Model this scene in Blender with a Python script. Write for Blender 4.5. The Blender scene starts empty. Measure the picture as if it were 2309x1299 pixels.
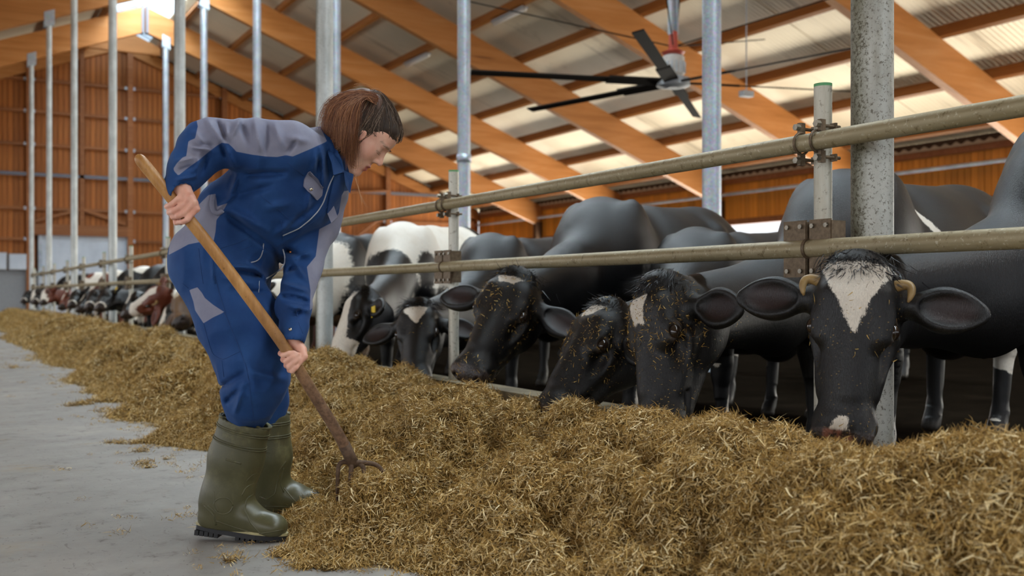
import bpy, bmesh, math, random
import numpy as np
from mathutils import Vector, Matrix

SC = bpy.context.scene
COL = SC.collection
PI = math.pi
# ------------------------------------------------------------------ camera
F_PX, U0, V0, H = 2264.0, 1154.5, 660.0, 0.8
ANG = math.atan((U0 + 156.0) / F_PX)           # feed rail vanishes at the left
SA, CA = math.sin(ANG), math.cos(ANG)
cam_d = bpy.data.cameras.new('camera')
cam = bpy.data.objects.new('camera', cam_d); COL.objects.link(cam)
cam.location = (0, 0, H); cam.rotation_euler = (PI / 2, 0, -ANG)
cam_d.sensor_width = 36.0; cam_d.lens = 36.0 * F_PX / 2309.0
cam_d.shift_y = (V0 - 649.5) / 2309.0
cam_d.clip_start = 0.05; cam_d.clip_end = 300
cam_d.dof.use_dof = True; cam_d.dof.focus_distance = 3.35; cam_d.dof.aperture_fstop = 3.0
SC.camera = cam
# ------------------------------------------------------------------ sky, sun, daylight, added fill
W = bpy.data.worlds.new('World'); SC.world = W; W.use_nodes = True
_nt = W.node_tree; _bg = _nt.nodes['Background']
_tc = _nt.nodes.new('ShaderNodeTexCoord'); _sx = _nt.nodes.new('ShaderNodeSeparateXYZ')
_cr = _nt.nodes.new('ShaderNodeValToRGB')
_nt.links.new(_tc.outputs['Generated'], _sx.inputs[0]); _nt.links.new(_sx.outputs['Z'], _cr.inputs[0])
_cr.color_ramp.elements[0].position = 0.0; _cr.color_ramp.elements[0].color = (.92, .95, 1, 1)
_cr.color_ramp.elements[1].position = 0.7; _cr.color_ramp.elements[1].color = (.66, .80, 1, 1)
_nt.links.new(_cr.outputs[0], _bg.inputs[0]); _bg.inputs[1].default_value = 1.15
def sun(rot, energy, angle, col):
    l = bpy.data.lights.new('sun', 'SUN'); l.energy = energy; l.angle = math.radians(angle); l.color = col
    o = bpy.data.objects.new('sun', l); COL.objects.link(o); o.rotation_euler = [math.radians(a) for a in rot]
def area(name, loc, rot, sx, sy, power, col=(1, 1, 1)):
    l = bpy.data.lights.new(name, 'AREA'); l.shape = 'RECTANGLE'; l.size = sx; l.size_y = sy; l.energy = power; l.color = col
    o = bpy.data.objects.new(name, l); COL.objects.link(o); o.location = loc; o.rotation_euler = [math.radians(a) for a in rot]
    return o
area('ridge_daylight', (6.14, 8, 12.0), (0, 0, 0), 3.0, 54, 10500, (.97, .98, 1))
area('overhead_fill', (6.5, -2.5, 7.6), (-32, -26, 0), 6, 5, 1050, (1, .985, .96))  # added fill lamp under the roof behind the camera, no opening there
area('open_side_daylight', (-9.2, 8, 2.4), (0, -80, 0), 3.4, 60, 900, (.98, .98, 1))
area('open_eave_daylight', (22.4, 20, 1.2), (0, 125, 0), 2.0, 44, 5000, (1, .95, .84))
SC.view_settings.view_transform = 'Standard'; SC.view_settings.look = 'None'
SC.view_settings.gamma = 1.0; SC.view_settings.exposure = 0.15
SC.view_settings.use_curve_mapping = False
SC.cycles.use_denoising = True
SC.cycles.max_bounces = 8; SC.cycles.diffuse_bounces = 4

# ------------------------------------------------------------------ helpers
def P(u, v, d):
    """world point seen at picture position u, v at distance d along the lens axis"""
    r = (u - U0) / F_PX * d
    return np.array((d * SA + r * CA, d * CA - r * SA, H - (v - V0) / F_PX * d))
def PX(u, v, x):
    """world point on the plane X = x"""
    q = (u - U0) / F_PX
    return P(u, v, x / (SA + q * CA))
def PZ(u, v, z):
    return P(u, v, (H - z) * F_PX / (v - V0))
def uvd(p):
    p = np.asarray(p, float); d = p[..., 0] * SA + p[..., 1] * CA; r = p[..., 0] * CA - p[..., 1] * SA
    return U0 + F_PX * r / d, V0 + F_PX * (H - p[..., 2]) / d, d

def srgb(h):
    h = h.lstrip('#'); c = [int(h[i:i + 2], 16) / 255 for i in (0, 2, 4)]
    return tuple(x / 12.92 if x <= .04045 else ((x + .055) / 1.055) ** 2.4 for x in c) + (1,)

class NT:
    """small node-tree builder"""
    def __init__(s, m):
        m.use_nodes = True; s.t = m.node_tree; s.b = s.t.nodes['Principled BSDF']
    def n(s, typ, **kw):
        nd = s.t.nodes.new('ShaderNode' + typ)
        for k, v in kw.items():
            if k.startswith('i_'):
                key = k[2:]; key = int(key) if key.isdigit() else key.replace('_', ' ')
                if isinstance(v, bpy.types.NodeSocket): s.t.links.new(v, nd.inputs[key])
                else: nd.inputs[key].default_value = v
            else: setattr(nd, k, v)
        return nd
    def set(s, key, v):
        if isinstance(v, bpy.types.NodeSocket): s.t.links.new(v, s.b.inputs[key])
        else: s.b.inputs[key].default_value = v
    def coord(s, kind='Object', scale=(1, 1, 1), rot=(0, 0, 0)):
        c = s.n('TexCoord'); m = s.n('Mapping', i_Vector=c.outputs[kind]); m.inputs['Scale'].default_value = scale
        m.inputs['Rotation'].default_value = rot
        return m.outputs[0]
    def noise(s, vec, scale, detail=4, rough=.55, dist=0):
        return s.n('TexNoise', i_Vector=vec, i_Scale=scale, i_Detail=detail, i_Roughness=rough, i_Distortion=dist).outputs[0]
    def ramp(s, fac, stops, interp='LINEAR'):
        r = s.n('ValToRGB', i_0=fac); cr = r.color_ramp; cr.interpolation = interp
        while len(cr.elements) < len(stops): cr.elements.new(.5)
        for e, (p, c) in zip(cr.elements, stops):
            e.position = p; e.color = c if len(c) == 4 else tuple(c) + (1,)
        return r.outputs[0]
    def mix(s, fac, a, b, blend='MIX'):
        m = s.n('Mix', data_type='RGBA', blend_type=blend)
        for i, v in ((0, fac), (6, a), (7, b)):
            if isinstance(v, bpy.types.NodeSocket): s.t.links.new(v, m.inputs[i])
            else: m.inputs[i].default_value = v
        return m.outputs[2]
    def math(s, op, a, b=0.0, c=None, clamp=False):
        m = s.n('Math', operation=op, use_clamp=clamp)
        for i, v in enumerate((a, b) if c is None else (a, b, c)):
            if isinstance(v, bpy.types.NodeSocket): s.t.links.new(v, m.inputs[i])
            else: m.inputs[i].default_value = v
        return m.outputs[0]
    def step(s, v, lo, hi):
        m = s.n('MapRange', interpolation_type='SMOOTHSTEP', i_0=v, i_1=lo, i_2=hi, i_3=0.0, i_4=1.0)
        return m.outputs[0]
    def attr(s, name, out='Fac'):
        return s.n('Attribute', attribute_name=name).outputs[out]
    def bump(s, h, strength=.3, dist=.01):
        s.set('Normal', s.n('Bump', i_Height=h, i_Strength=strength, i_Distance=dist).outputs[0])

def M(name, rough=.6, metal=0.0, spec=.5):
    m = bpy.data.materials.new(name); t = NT(m)
    t.set('Roughness', rough); t.set('Metallic', metal); t.set('Specular IOR Level', spec)
    return m, t
def plain(name, col, rough=.6, metal=0.0, spec=.5, var=.12, scale=30):
    m, t = M(name, rough, metal, spec)
    n = t.noise(t.coord(), scale)
    c = srgb(col) if isinstance(col, str) else col
    lo = tuple(x * (1 - var) for x in c[:3]) + (1,); hi = tuple(min(1, x * (1 + var)) for x in c[:3]) + (1,)
    t.set('Base Color', t.ramp(n, [(.3, lo), (.7, hi)]))
    return m

def empty(name, loc=(0, 0, 0), parent=None):
    o = bpy.data.objects.new(name, None); COL.objects.link(o); o.location = loc
    o.empty_display_size = .1
    if parent: o.parent = parent
    return o
def link(name, me, mat=None, parent=None, loc=None):
    o = bpy.data.objects.new(name, me); COL.objects.link(o)
    if mat and not me.materials: me.materials.append(mat)
    if parent: o.parent = parent
    if loc is not None: o.location = loc
    return o
def tag(o, label=None, cat=None, group=None, kind=None):
    for k, v in (('label', label), ('category', cat), ('group', group), ('kind', kind)):
        if v: o[k] = v
    return o
def mesh_np(name, V, Fq, smooth=True, attrs=None):
    """V (n,3); Fq (m,4) or (m,3) or list of arrays of both kinds"""
    me = bpy.data.meshes.new(name)
    Fs = Fq if isinstance(Fq, list) else [Fq]
    Fs = [np.asarray(f, np.int32) for f in Fs if len(f)]
    me.vertices.add(len(V)); me.vertices.foreach_set('co', np.asarray(V, np.float32).ravel())
    nl = sum(f.size for f in Fs); nf = sum(len(f) for f in Fs)
    me.loops.add(nl); me.polygons.add(nf)
    me.loops.foreach_set('vertex_index', np.concatenate([f.ravel() for f in Fs]))
    tot = np.concatenate([np.full(len(f), f.shape[1], np.int32) for f in Fs])
    st = np.concatenate([[0], np.cumsum(tot)[:-1]]).astype(np.int32)
    me.polygons.foreach_set('loop_start', st)
    me.polygons.foreach_set('use_smooth', np.full(nf, smooth, bool))
    for k, a in (attrs or {}).items():
        a = np.asarray(a, np.float32)
        if a.ndim == 1:
            me.attributes.new(k, 'FLOAT', 'POINT').data.foreach_set('value', a)
        else:
            me.attributes.new(k, 'FLOAT_VECTOR', 'POINT').data.foreach_set('vector', a.ravel())
    me.update(calc_edges=True); me.validate()
    return me

class MB:
    """collects boxes, tubes, prisms into one mesh"""
    def __init__(s): s.V = []; s.F4 = []; s.F3 = []; s.n = 0; s.A = []
    def add(s, V, F4=(), F3=(), a=0.0):
        V = np.asarray(V, float); s.V.append(V)
        if len(F4): s.F4.append(np.asarray(F4) + s.n)
        if len(F3): s.F3.append(np.asarray(F3) + s.n)
        s.A.append(np.full(len(V), a)); s.n += len(V); return s
    def box(s, lo, hi, a=0.0):
        x0, y0, z0 = lo; x1, y1, z1 = hi
        V = [(x0, y0, z0), (x1, y0, z0), (x1, y1, z0), (x0, y1, z0), (x0, y0, z1), (x1, y0, z1), (x1, y1, z1), (x0, y1, z1)]
        return s.add(V, [(0, 3, 2, 1), (4, 5, 6, 7), (0, 1, 5, 4), (1, 2, 6, 5), (2, 3, 7, 6), (3, 0, 4, 7)], a=a)
    def obox(s, c, ax, ay, az, a=0.0):
        """box with centre c and half-axis vectors"""
        c, ax, ay, az = [np.asarray(q, float) for q in (c, ax, ay, az)]
        V = [c + i * ax + j * ay + k * az for k in (-1, 1) for i, j in ((-1, -1), (1, -1), (1, 1), (-1, 1))]
        return s.add(V, [(0, 3, 2, 1), (4, 5, 6, 7), (0, 1, 5, 4), (1, 2, 6, 5), (2, 3, 7, 6), (3, 0, 4, 7)], a=a)
    def tube(s, pts, r, n=12, cap=True, a=0.0):
        pts = np.asarray(pts, float); m = len(pts)
        r = np.full(m, r, float) if np.isscalar(r) else np.asarray(r, float)
        T = np.gradient(pts, axis=0); T /= np.linalg.norm(T, axis=1)[:, None] + 1e-12
        up = np.array((0, 0, 1.0)) if abs(T[0][2]) < .9 else np.array((1.0, 0, 0))
        A = np.cross(up, T[0]); A /= np.linalg.norm(A)
        th = np.linspace(0, 2 * PI, n, endpoint=False); V = []
        for i in range(m):
            A = A - T[i] * A.dot(T[i]); A /= np.linalg.norm(A); B = np.cross(T[i], A)
            V.append(pts[i] + r[i] * (np.cos(th)[:, None] * A + np.sin(th)[:, None] * B))
        V = np.concatenate(V); F = []
        k = np.arange(n); k2 = (k + 1) % n
        for i in range(m - 1):
            F.append(np.stack([i * n + k, i * n + k2, (i + 1) * n + k2, (i + 1) * n + k], 1))
        F3 = []
        if cap:
            V = np.concatenate([V, pts[:1], pts[-1:]])
            F3 = np.concatenate([np.stack([k2, k, np.full(n, m * n)], 1), np.stack([(m - 1) * n + k, (m - 1) * n + k2, np.full(n, m * n + 1)], 1)])
        return s.add(V, np.concatenate(F), F3, a=a)
    def mesh(s, name, smooth=False, attr=None):
        V = np.concatenate(s.V)
        Fs = [np.concatenate(f) for f in (s.F4, s.F3) if f]
        return mesh_np(name, V, Fs, smooth, {attr: np.concatenate(s.A)} if attr else None)
    def build(s, name, mat=None, parent=None, smooth=False, loc=None, attr=None):
        o = link(name, s.mesh(name, smooth, attr), mat, parent, loc)
        return o
def autosmooth(o, deg=35):
    me = o.data
    bm = bmesh.new(); bm.from_mesh(me)
    for e in bm.edges:
        if len(e.link_faces) == 2 and e.calc_face_angle(0) > math.radians(deg): e.smooth = False
    for f in bm.faces: f.smooth = True
    bm.to_mesh(me); bm.free()

# numpy value noise --------------------------------------------------
def _hash(ix, iy, iz, seed):
    h = (ix * 374761393 + iy * 668265263 + iz * 2147483647 + seed * 1274126177) & 0xffffffff
    h = ((h ^ (h >> 13)) * 1274126177) & 0xffffffff
    h = (h ^ (h >> 16)) & 0xffff
    return h.astype(np.float32) / 32767.5 - 1.0
def vnoise(x, y, z, seed=0):
    x, y, z = np.broadcast_arrays(x, y, z)
    fx, fy, fz = np.floor(x), np.floor(y), np.floor(z)
    ix, iy, iz = fx.astype(np.int64), fy.astype(np.int64), fz.astype(np.int64)
    tx, ty, tz = x - fx, y - fy, z - fz
    tx = tx * tx * (3 - 2 * tx); ty = ty * ty * (3 - 2 * ty); tz = tz * tz * (3 - 2 * tz)
    def L(a, b, t): return a + (b - a) * t
    c = [[[_hash(ix + i, iy + j, iz + k, seed) for k in (0, 1)] for j in (0, 1)] for i in (0, 1)]
    return L(L(L(c[0][0][0], c[1][0][0], tx), L(c[0][1][0], c[1][1][0], tx), ty),
             L(L(c[0][0][1], c[1][0][1], tx), L(c[0][1][1], c[1][1][1], tx), ty), tz)
def fbm(x, y, z, seed=0, octv=4, gain=.5):
    s = 0; a = 1; n = 0
    for o in range(octv):
        k = 2.03 ** o
        s = s + a * vnoise(x * k + 17.3 * o, y * k + 5.1 * o, z * k + 9.7 * o, seed + o); n += a; a *= gain
    return s / n
def smooth01(x, a, b):
    t = np.clip((x - a) / (b - a), 0, 1); return t * t * (3 - 2 * t)
# ================================================================== barn
XR, ZR, TP = 6.14, H + 8.64, .385            # ridge position, underside of rafters at the ridge, slope
XE, YW, XL = 21.6, 40.4, -9.3
FRAMES = [2.32 + 5.44 * k for k in range(-1, 7)]
BACK_FRAMES = [2.32 + 5.44 * k for k in range(-4, -1)]
def roofz(x, add=0.0): return ZR + add - TP * abs(x - XR)
CP = math.cos(math.atan(TP)); SP = math.sin(math.atan(TP))

def wood(name, c1, c2, c3, grain, rough=.55, knots=True):
    m, t = M(name, rough, 0, .35)
    v = t.coord('Object', grain)
    n1 = t.noise(v, 1.0, 5, .6, .6); n2 = t.noise(v, 4.0, 3, .6)
    rnd = t.n('ObjectInfo').outputs['Random']
    c = t.ramp(n1, [(.25, srgb(c1)), (.5, srgb(c2)), (.75, srgb(c3))])
    c = t.mix(t.math('MULTIPLY', n2, .35), c, srgb(c1))
    if knots:
        k = t.n('TexVoronoi', i_Vector=t.coord('Object', tuple(g * .35 for g in grain)), i_Scale=1.0).outputs[0]
        c = t.mix(t.math('MULTIPLY', t.step(k, .10, .03), .6), c, srgb('#4a2408'))
    hsv = t.n('HueSaturation', i_Color=c); t.t.links.new(t.math('MULTIPLY_ADD', rnd, .36, .82), hsv.inputs['Value'])
    t.set('Base Color', hsv.outputs[0])
    return m
M_glulam = wood('glulam', '#a0662f', '#b87a40', '#c68d57', (.5, 5, 6))
M_purlin = wood('purlin_wood', '#8c5626', '#9e6630', '#ad753c', (6, .4, 6), knots=False)
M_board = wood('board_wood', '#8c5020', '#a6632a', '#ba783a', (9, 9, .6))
M_board_side = wood('board_wood_side', '#bc7624', '#d28a30', '#de9c44', (9, 9, .6))  # brighter copy of the board wood, light missing on the eave wall put into colour
M_girt = wood('girt_wood', '#7c4a26', '#8f5a33', '#a06c44', (.4, 9, 9), knots=False)
M_dark = plain('dark_timber', '#4a3018', .8)

# floor
m, t = M('concrete_floor', .62, 0, .4)
v = t.coord('Object', (1, 1, 1))
n1 = t.noise(v, .9, 6, .65); n2 = t.noise(v, 7, 6, .7); n3 = t.noise(t.coord('Object', (3, 1.1, 1)), 10, 4, .7, 1.0)
c = t.ramp(n1, [(.3, srgb('#85817c')), (.55, srgb('#94908a')), (.72, srgb('#a59f96'))])
c = t.mix(t.step(n2, .55, .75), c, srgb('#69645e'))
c = t.mix(t.math('MULTIPLY', t.step(n3, .58, .72), .5), c, srgb('#514b45'))
st = t.noise(v, 2.3, 5, .7, .4)
c = t.mix(t.math('MULTIPLY', t.step(st, .56, .70), .45), c, srgb('#9a835c'))
spk = t.n('TexVoronoi', i_Vector=v, i_Scale=55.0); r1 = t.n('SeparateColor', i_Color=spk.outputs['Color']).outputs[0]
c = t.mix(t.math('MULTIPLY', t.math('MULTIPLY', t.step(spk.outputs[0], .22, .1), t.step(r1, .80, .9)), .8), c, srgb('#4b4030'))
t.set('Base Color', c); t.bump(t.math('ADD', n2, t.math('MULTIPLY', n3, .6)), .25, .008)
t.set('Roughness', t.ramp(n2, [(.3, (.5,) * 3), (.7, (.75,) * 3)]))
M_floor = m
fl = MB().box((XL, -24, -.2), (XE + .1, YW + .1, 0)).build('floor', M_floor); tag(fl, kind='structure')
m2, t2 = M('stall_floor', .95, 0, .0)  # dark stall floor, colour blackened further for the shade among the herd
v2 = t2.coord(); k1 = t2.noise(v2, 3, 5, .7)
t2.set('Base Color', t2.ramp(k1, [(.3, srgb('#0f0c08')), (.6, srgb('#18130e')), (.8, srgb('#241d16'))])); t2.bump(k1, .3, .02)
sf = MB().box((2.67, -24, 0), (XE, YW, .012)).build('floor', m2); tag(sf, kind='structure')
# yard outside, seen through the openings
m, t = M('yard', .9, 0, .2)
t.set('Base Color', t.ramp(t.noise(t.coord(), .3), [(.3, srgb('#a9a394')), (.7, srgb('#c3bca9'))]))
yd = MB()
yd.box((XE + .1, -30, -.25), (XE + 40, 80, -.05)); yd.box((XL - 40, -30, -.25), (XL, 80, -.05)); yd.box((XL, -60, -.25), (XE + .1, -24, -.05))
tag(yd.build('ground', m), kind='structure')

# ---- roof
ceil = empty('ceiling'); tag(ceil, kind='structure')
m, t = M('roof_sheet', .6, 0, .3)
v = t.coord()
n = t.noise(v, .35, 4, .6); s1 = t.noise(t.coord('Object', (.12, 1.6, .12)), 1.0, 4, .7)
c = t.ramp(n, [(.3, srgb('#cbbda3')), (.7, srgb('#dccfb6'))])
c = t.mix(t.math('MULTIPLY', t.step(s1, .56, .72), .62), c, srgb('#6e5a42'))
sp2 = t.noise(v, 1.3, 5, .7)
c = t.mix(t.math('MULTIPLY', t.step(sp2, .58, .75), .35), c, srgb('#84725a'))
t.set('Base Color', c); t.set('Subsurface Weight', 0)
M_roof = m
def roof_sheet(name, x0, x1, y0, y1, pitch=.12, amp=.014):
    ny = int((y1 - y0) / (pitch / 4)); ys = np.linspace(y0, y1, ny + 1)
    w = amp * np.sin(2 * PI * ys / pitch)
    xs = np.array((x0, x1)); V = []; 
    for th in (.0, .04):
        for x in xs:
            V.append(np.stack([np.full_like(ys, x), ys, roofz(x, 1.12 + th) + w], 1))
    n1 = ny + 1; k = np.arange(ny)
    F = [np.stack([k, k + 1, n1 + k + 1, n1 + k], 1), np.stack([2 * n1 + k, 3 * n1 + k, 3 * n1 + k + 1, 2 * n1 + k + 1], 1)]
    F.append(np.stack([k, 2 * n1 + k, 2 * n1 + k + 1, k + 1], 1)); F.append(np.stack([n1 + k, n1 + k + 1, 3 * n1 + k + 1, 3 * n1 + k], 1))
    return link(name, mesh_np(name, np.concatenate(V), np.concatenate(F)), M_roof, ceil)
# sheets: one run between each pair of frames
yb = [-23.0, -12.0, -3.4] + [f + 2.72 for f in FRAMES[:-1]] + [YW + .3]
for a, b in zip(yb[:-1], yb[1:]):
    roof_sheet('roof_sheet', XR + .95, XE + .5, a, b - .01)
    roof_sheet('roof_sheet', XL - .5, XR - .95, a, b - .01)
def rafter(y, x0, x1, depth=.84, w=.2):
    V = []
    for yy in (y - w / 2, y + w / 2):
        for x, dz in ((x0, 0), (x1, 0), (x1, depth), (x0, depth)): V.append((x, yy, roofz(x, dz)))
    b = MB().add(V, [(0, 1, 2, 3), (7, 6, 5, 4), (0, 4, 5, 1), (3, 2, 6, 7), (0, 3, 7, 4), (1, 5, 6, 2)])
    me = b.mesh('rafter')
    # own origin, turned so that the grain follows the beam
    o = link('rafter', me, M_glulam, ceil); return o
for y in BACK_FRAMES + FRAMES:
    rafter(y, XR + .02, XE); rafter(y, XL, XR - .02)
    p = MB(); p.box((XR - .11, y - .13, ZR - .04), (XR - .03, y + .13, ZR + .86)); p.box((XR + .03, y - .13, ZR - .04), (XR + .11, y + .13, ZR + .86))
    p.build('ridge_plate', None, ceil)
# wind-brace panel just beyond the last frame
PURX = [6.14 + s * d for s in (1, -1) for d in (1.2, 2.9, 4.7, 6.4, 8.09, 9.7, 11.4, 13.1, 14.8)]
for x in PURX:
    if x < XL: continue
    sgn = 1 if x > XR else -1
    for a, b in zip([-23] + FRAMES[1:], FRAMES[1:] + [YW]):
        mb = MB(); z = roofz(x, .84)
        mb.obox((x, (a + b) / 2, z + .132), (.055 * CP, 0, -.055 * SP * sgn), (0, (b - a) / 2, 0), (.13 * SP * sgn, 0, .13 * CP))
        mb.build('purlin', M_purlin, ceil)
# translucent ridge light
m = bpy.data.materials.new('skylight_sheet'); m.use_nodes = True; t_ = m.node_tree; t_.nodes.clear()
o_ = t_.nodes.new('ShaderNodeOutputMaterial'); mx = t_.nodes.new('ShaderNodeMixShader'); tr = t_.nodes.new('ShaderNodeBsdfTransparent'); tl = t_.nodes.new('ShaderNodeBsdfTranslucent')
tr.inputs[0].default_value = (.86, .93, .96, 1); tl.inputs[0].default_value = (.85, .92, .95, 1); mx.inputs[0].default_value = .3
t_.links.new(tr.outputs[0], mx.inputs[1]); t_.links.new(tl.outputs[0], mx.inputs[2]); t_.links.new(mx.outputs[0], o_.inputs[0])
M_sky = m
M_galv = None
m, t = M('galvanised_steel', .45, .55, .5)
v = t.coord(); vo = t.n('TexVoronoi', i_Vector=v, i_Scale=55.0).outputs['Color']
c = t.mix(.35, t.ramp(t.noise(v, 3, 5, .6), [(.3, srgb('#9aa4b0')), (.7, srgb('#bcc5cf'))]), vo, 'SOFT_LIGHT')
ge = t.n('NewGeometry').outputs['Normal']; sx_ = t.n('SeparateXYZ', i_0=ge)
t.set('Base Color', c); M_galv = m
skl = empty('skylight'); tag(skl, kind='structure')
for a, b in zip(yb[:-1], yb[1:]):
    for s in (1, -1):
        x0, x1 = XR + s * .02, XR + s * 1.0; z0, z1 = roofz(XR, 1.25), roofz(x1, 1.2)
        V = [(x0, a, z0), (x1, a, z1), (x1, b, z1), (x0, b, z0)]; V += [(p[0], p[1], p[2] + .012) for p in V]
        MB().add(V, [(0, 1, 2, 3), (7, 6, 5, 4), (0, 4, 5, 1), (1, 5, 6, 2), (2, 6, 7, 3), (3, 7, 4, 0)]).build('pane', M_sky, skl)
for y in np.arange(-3, YW, 1.36):
    b = MB()
    for s in (1, -1): b.tube([(XR, y, roofz(XR, 1.22)), (XR + s, y, roofz(XR + s, 1.17))], .022, 6)
    b.build('bar', M_galv, skl)

# ---- gable wall at the far end
wb = MB().box((XL, YW + .06, 0), (3.45, YW + .12, 1.6)); wb.box((6.45, YW + .06, 0), (XE, YW + .12, 1.6))
V = []
def gz(x): return roofz(x, 1.11)
for yy in (YW + .06, YW + .1):
    V += [(XL, yy, 1.6), (3.45, yy, 1.6), (3.45, yy, 2.9), (6.45, yy, 2.9), (6.45, yy, 1.6), (XE, yy, 1.6), (XE, yy, gz(XE)), (XR, yy, gz(XR)), (XL, yy, gz(XL))]
me = bpy.data.meshes.new('wall_back')
wall_back = wb.build('wall_back', M_dark); tag(wall_back, kind='structure')
sheet = bpy.data.meshes.new('sheathing'); sheet.from_pydata([tuple(map(float, p)) for p in V[:9]], [], [(0, 1, 2, 7, 8), (2, 3, 7), (3, 4, 5, 6, 7)])
link('sheathing', sheet, M_dark, wall_back)
rg = random.Random(5)
x = -2.6
bw = .185
while x < XE - .1:
    z1 = min(gz(x), gz(x + bw)) - .03; z0 = 1.62
    if 3.3 < x + bw / 2 < 6.5: z0 = 2.98
    if z1 - z0 > .2:
        w2 = bw * .445
        b = MB().box((-w2, -.022, 0), (w2, 0, z1 - z0))
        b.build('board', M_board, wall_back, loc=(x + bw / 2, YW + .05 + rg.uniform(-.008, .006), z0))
    x += bw
pl = plain('plinth_concrete', '#8d9093', .8)
MB().box((XL, YW - .02, 0), (3.42, YW + .05, 1.6)).build('plinth', pl, wall_back)
MB().box((6.5, YW - .02, 0), (XE, YW + .05, 1.6)).build('plinth', pl, wall_back)
M_steel = plain('painted_steel', '#6a6c76', .5, .3)
for o in ceil.children:
    if o.name.startswith('ridge_plate'): o.data.materials.append(M_steel)
for k, z in enumerate((2.75, 3.87, 5.1, 6.2, 7.4, 8.55)):
    steel = k == 2
    xa = 1.0; half = (ZR + .9 - z) / TP; xa = max(-2.6, XR - half); xb = min(XE, XR + half)
    posts = [-.5, 3.1, 6.55, 10.1, 13.6, 17.1, XE]
    if steel:
        MB().box((xa, YW - .2, z - .06), (xb, YW - .1, z + .06)).build('steel_rail', M_steel, wall_back); continue
    for a, b in zip(posts[:-1], posts[1:]):
        a2, b2 = max(a + .09, xa), min(b - .09, xb)
        if b2 - a2 < .4: continue
        if z < 3 and a < 5 < b + 1: continue
        MB().box((a2, YW - .13, z - .05), (b2, YW + .03, z + .05)).build('girt', M_girt, wall_back)
        for xx in (a2, b2 - .1):
            MB().box((xx, YW - .145, z - .058), (xx + .1, YW - .13, z + .058)).build('girt_bracket', M_galv, wall_back)
for xx in (-.5, 3.1, 6.55, 10.1, 13.6, 17.1):
    MB().box((xx - .1, YW - .22, 0 if xx != 6.55 else 0), (xx + .1, YW + .02, gz(xx) - .1)).build('wall_post', M_girt, wall_back)
MB().box((4.78, YW - .2, 2.9), (4.93, YW + .02, gz(4.8) - .1)).build('wall_post', M_girt, wall_back)
MB().box((3.2, YW - .22, 2.9), (6.45, YW + .03, 3.3)).build('lintel', M_girt, wall_back)
for sx in (3.25, 6.4):
    MB().obox(((sx + 4.85) / 2, YW - .12, 3.65), ((4.85 - sx) / 2, 0, .25), (0, .04, 0), (0.02, 0, .06)).build('brace', M_girt, wall_back)
# gable trusses: top beam under the roof
for s, x1 in ((1, XE), (-1, XL)):
    V = [(xx, yy, roofz(xx, dz)) for yy in (YW - .16, YW + .02) for xx, dz in ((XR, .55), (x1, .55), (x1, .95), (XR, .95))]
    MB().add(V, [(0, 1, 2, 3), (7, 6, 5, 4), (0, 4, 5, 1), (3, 2, 6, 7), (0, 3, 7, 4), (1, 5, 6, 2)]).build('gable_beam', M_glulam, wall_back)
# collar tie seen under the ridge
V = [(xx, yy, z) for yy in (YW - 2.3, YW - 2.1) for xx, z in ((XR - 1.4, 9.45), (XR + 1.1, 9.45), (XR + 1.1, roofz(XR + 1.1, .7)), (XR, ZR + .75), (XR - 1.4, roofz(XR - 1.4, .7)))]
MB().add(V, [(0, 1, 2, 3), (0, 3, 4, 0)][:1] + [(8, 7, 6, 5), (0, 5, 6, 1)], [(0, 3, 4), (5, 9, 8)]).build('collar_tie', M_glulam, ceil)
# right hand half of the gable: trussed braces
for a, b in (((13.6, 1.7), (17.1, 4.3)), ((17.1, 1.7), (13.6, 4.3)), ((17.1, 1.7), (21.2, 4.0)), ((10.1, 4.6), (17.1, 5.2))):
    MB().tube([(a[0], YW - .25, a[1]), (b[0], YW - .25, b[1])], .06, 6).build('wind_brace', M_girt, wall_back)

# roller door
dr = empty('door_1', (4.95, YW - .05, 0)); tag(dr, kind='structure')
m, t = M('door_white', .5, 0, .4); t.set('Base Color', t.ramp(t.noise(t.coord(), 2), [(.3, srgb('#b9c2ce')), (.7, srgb('#cbd3dd'))])); M_door = m
zs = np.arange(0, 2.92, .02); prof = .018 * np.abs(np.sin(PI * zs / .1))
V = np.concatenate([np.stack([np.full_like(zs, xx), -prof, zs], 1) for xx in (-1.45, 1.45)])
k = np.arange(len(zs) - 1); n1 = len(zs)
link('slat_curtain', mesh_np('slat_curtain', V, np.stack([k, n1 + k, n1 + k + 1, k + 1], 1), False), M_door, dr)
for xx in (-1.5, 1.5): MB().box((xx - .06, -.06, 0), (xx + .06, .05, 2.95)).build('door_track', M_galv, dr)

# electric cabinets on the plinth left of the door
M_cab = plain('cabinet_grey', '#a9aeb2', .5)
for i, (xx, ww, hh, lb) in enumerate(((2.16, .2, .62, 'narrow grey switch box on the far end wall'), (2.72, .3, .58, 'wider grey switch box on the far end wall beside the roller door'))):
    e = MB().box((-ww, -.2, 0), (ww, -.02, hh)).build('switch_box', M_cab, None, loc=(xx, YW, 1.62)); tag(e, lb, 'box', 'switch boxes on the end wall')
    MB().box((-ww + .03, -.215, .03), (ww - .03, -.2, hh - .03)).build('cover', M_door, e)

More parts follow.
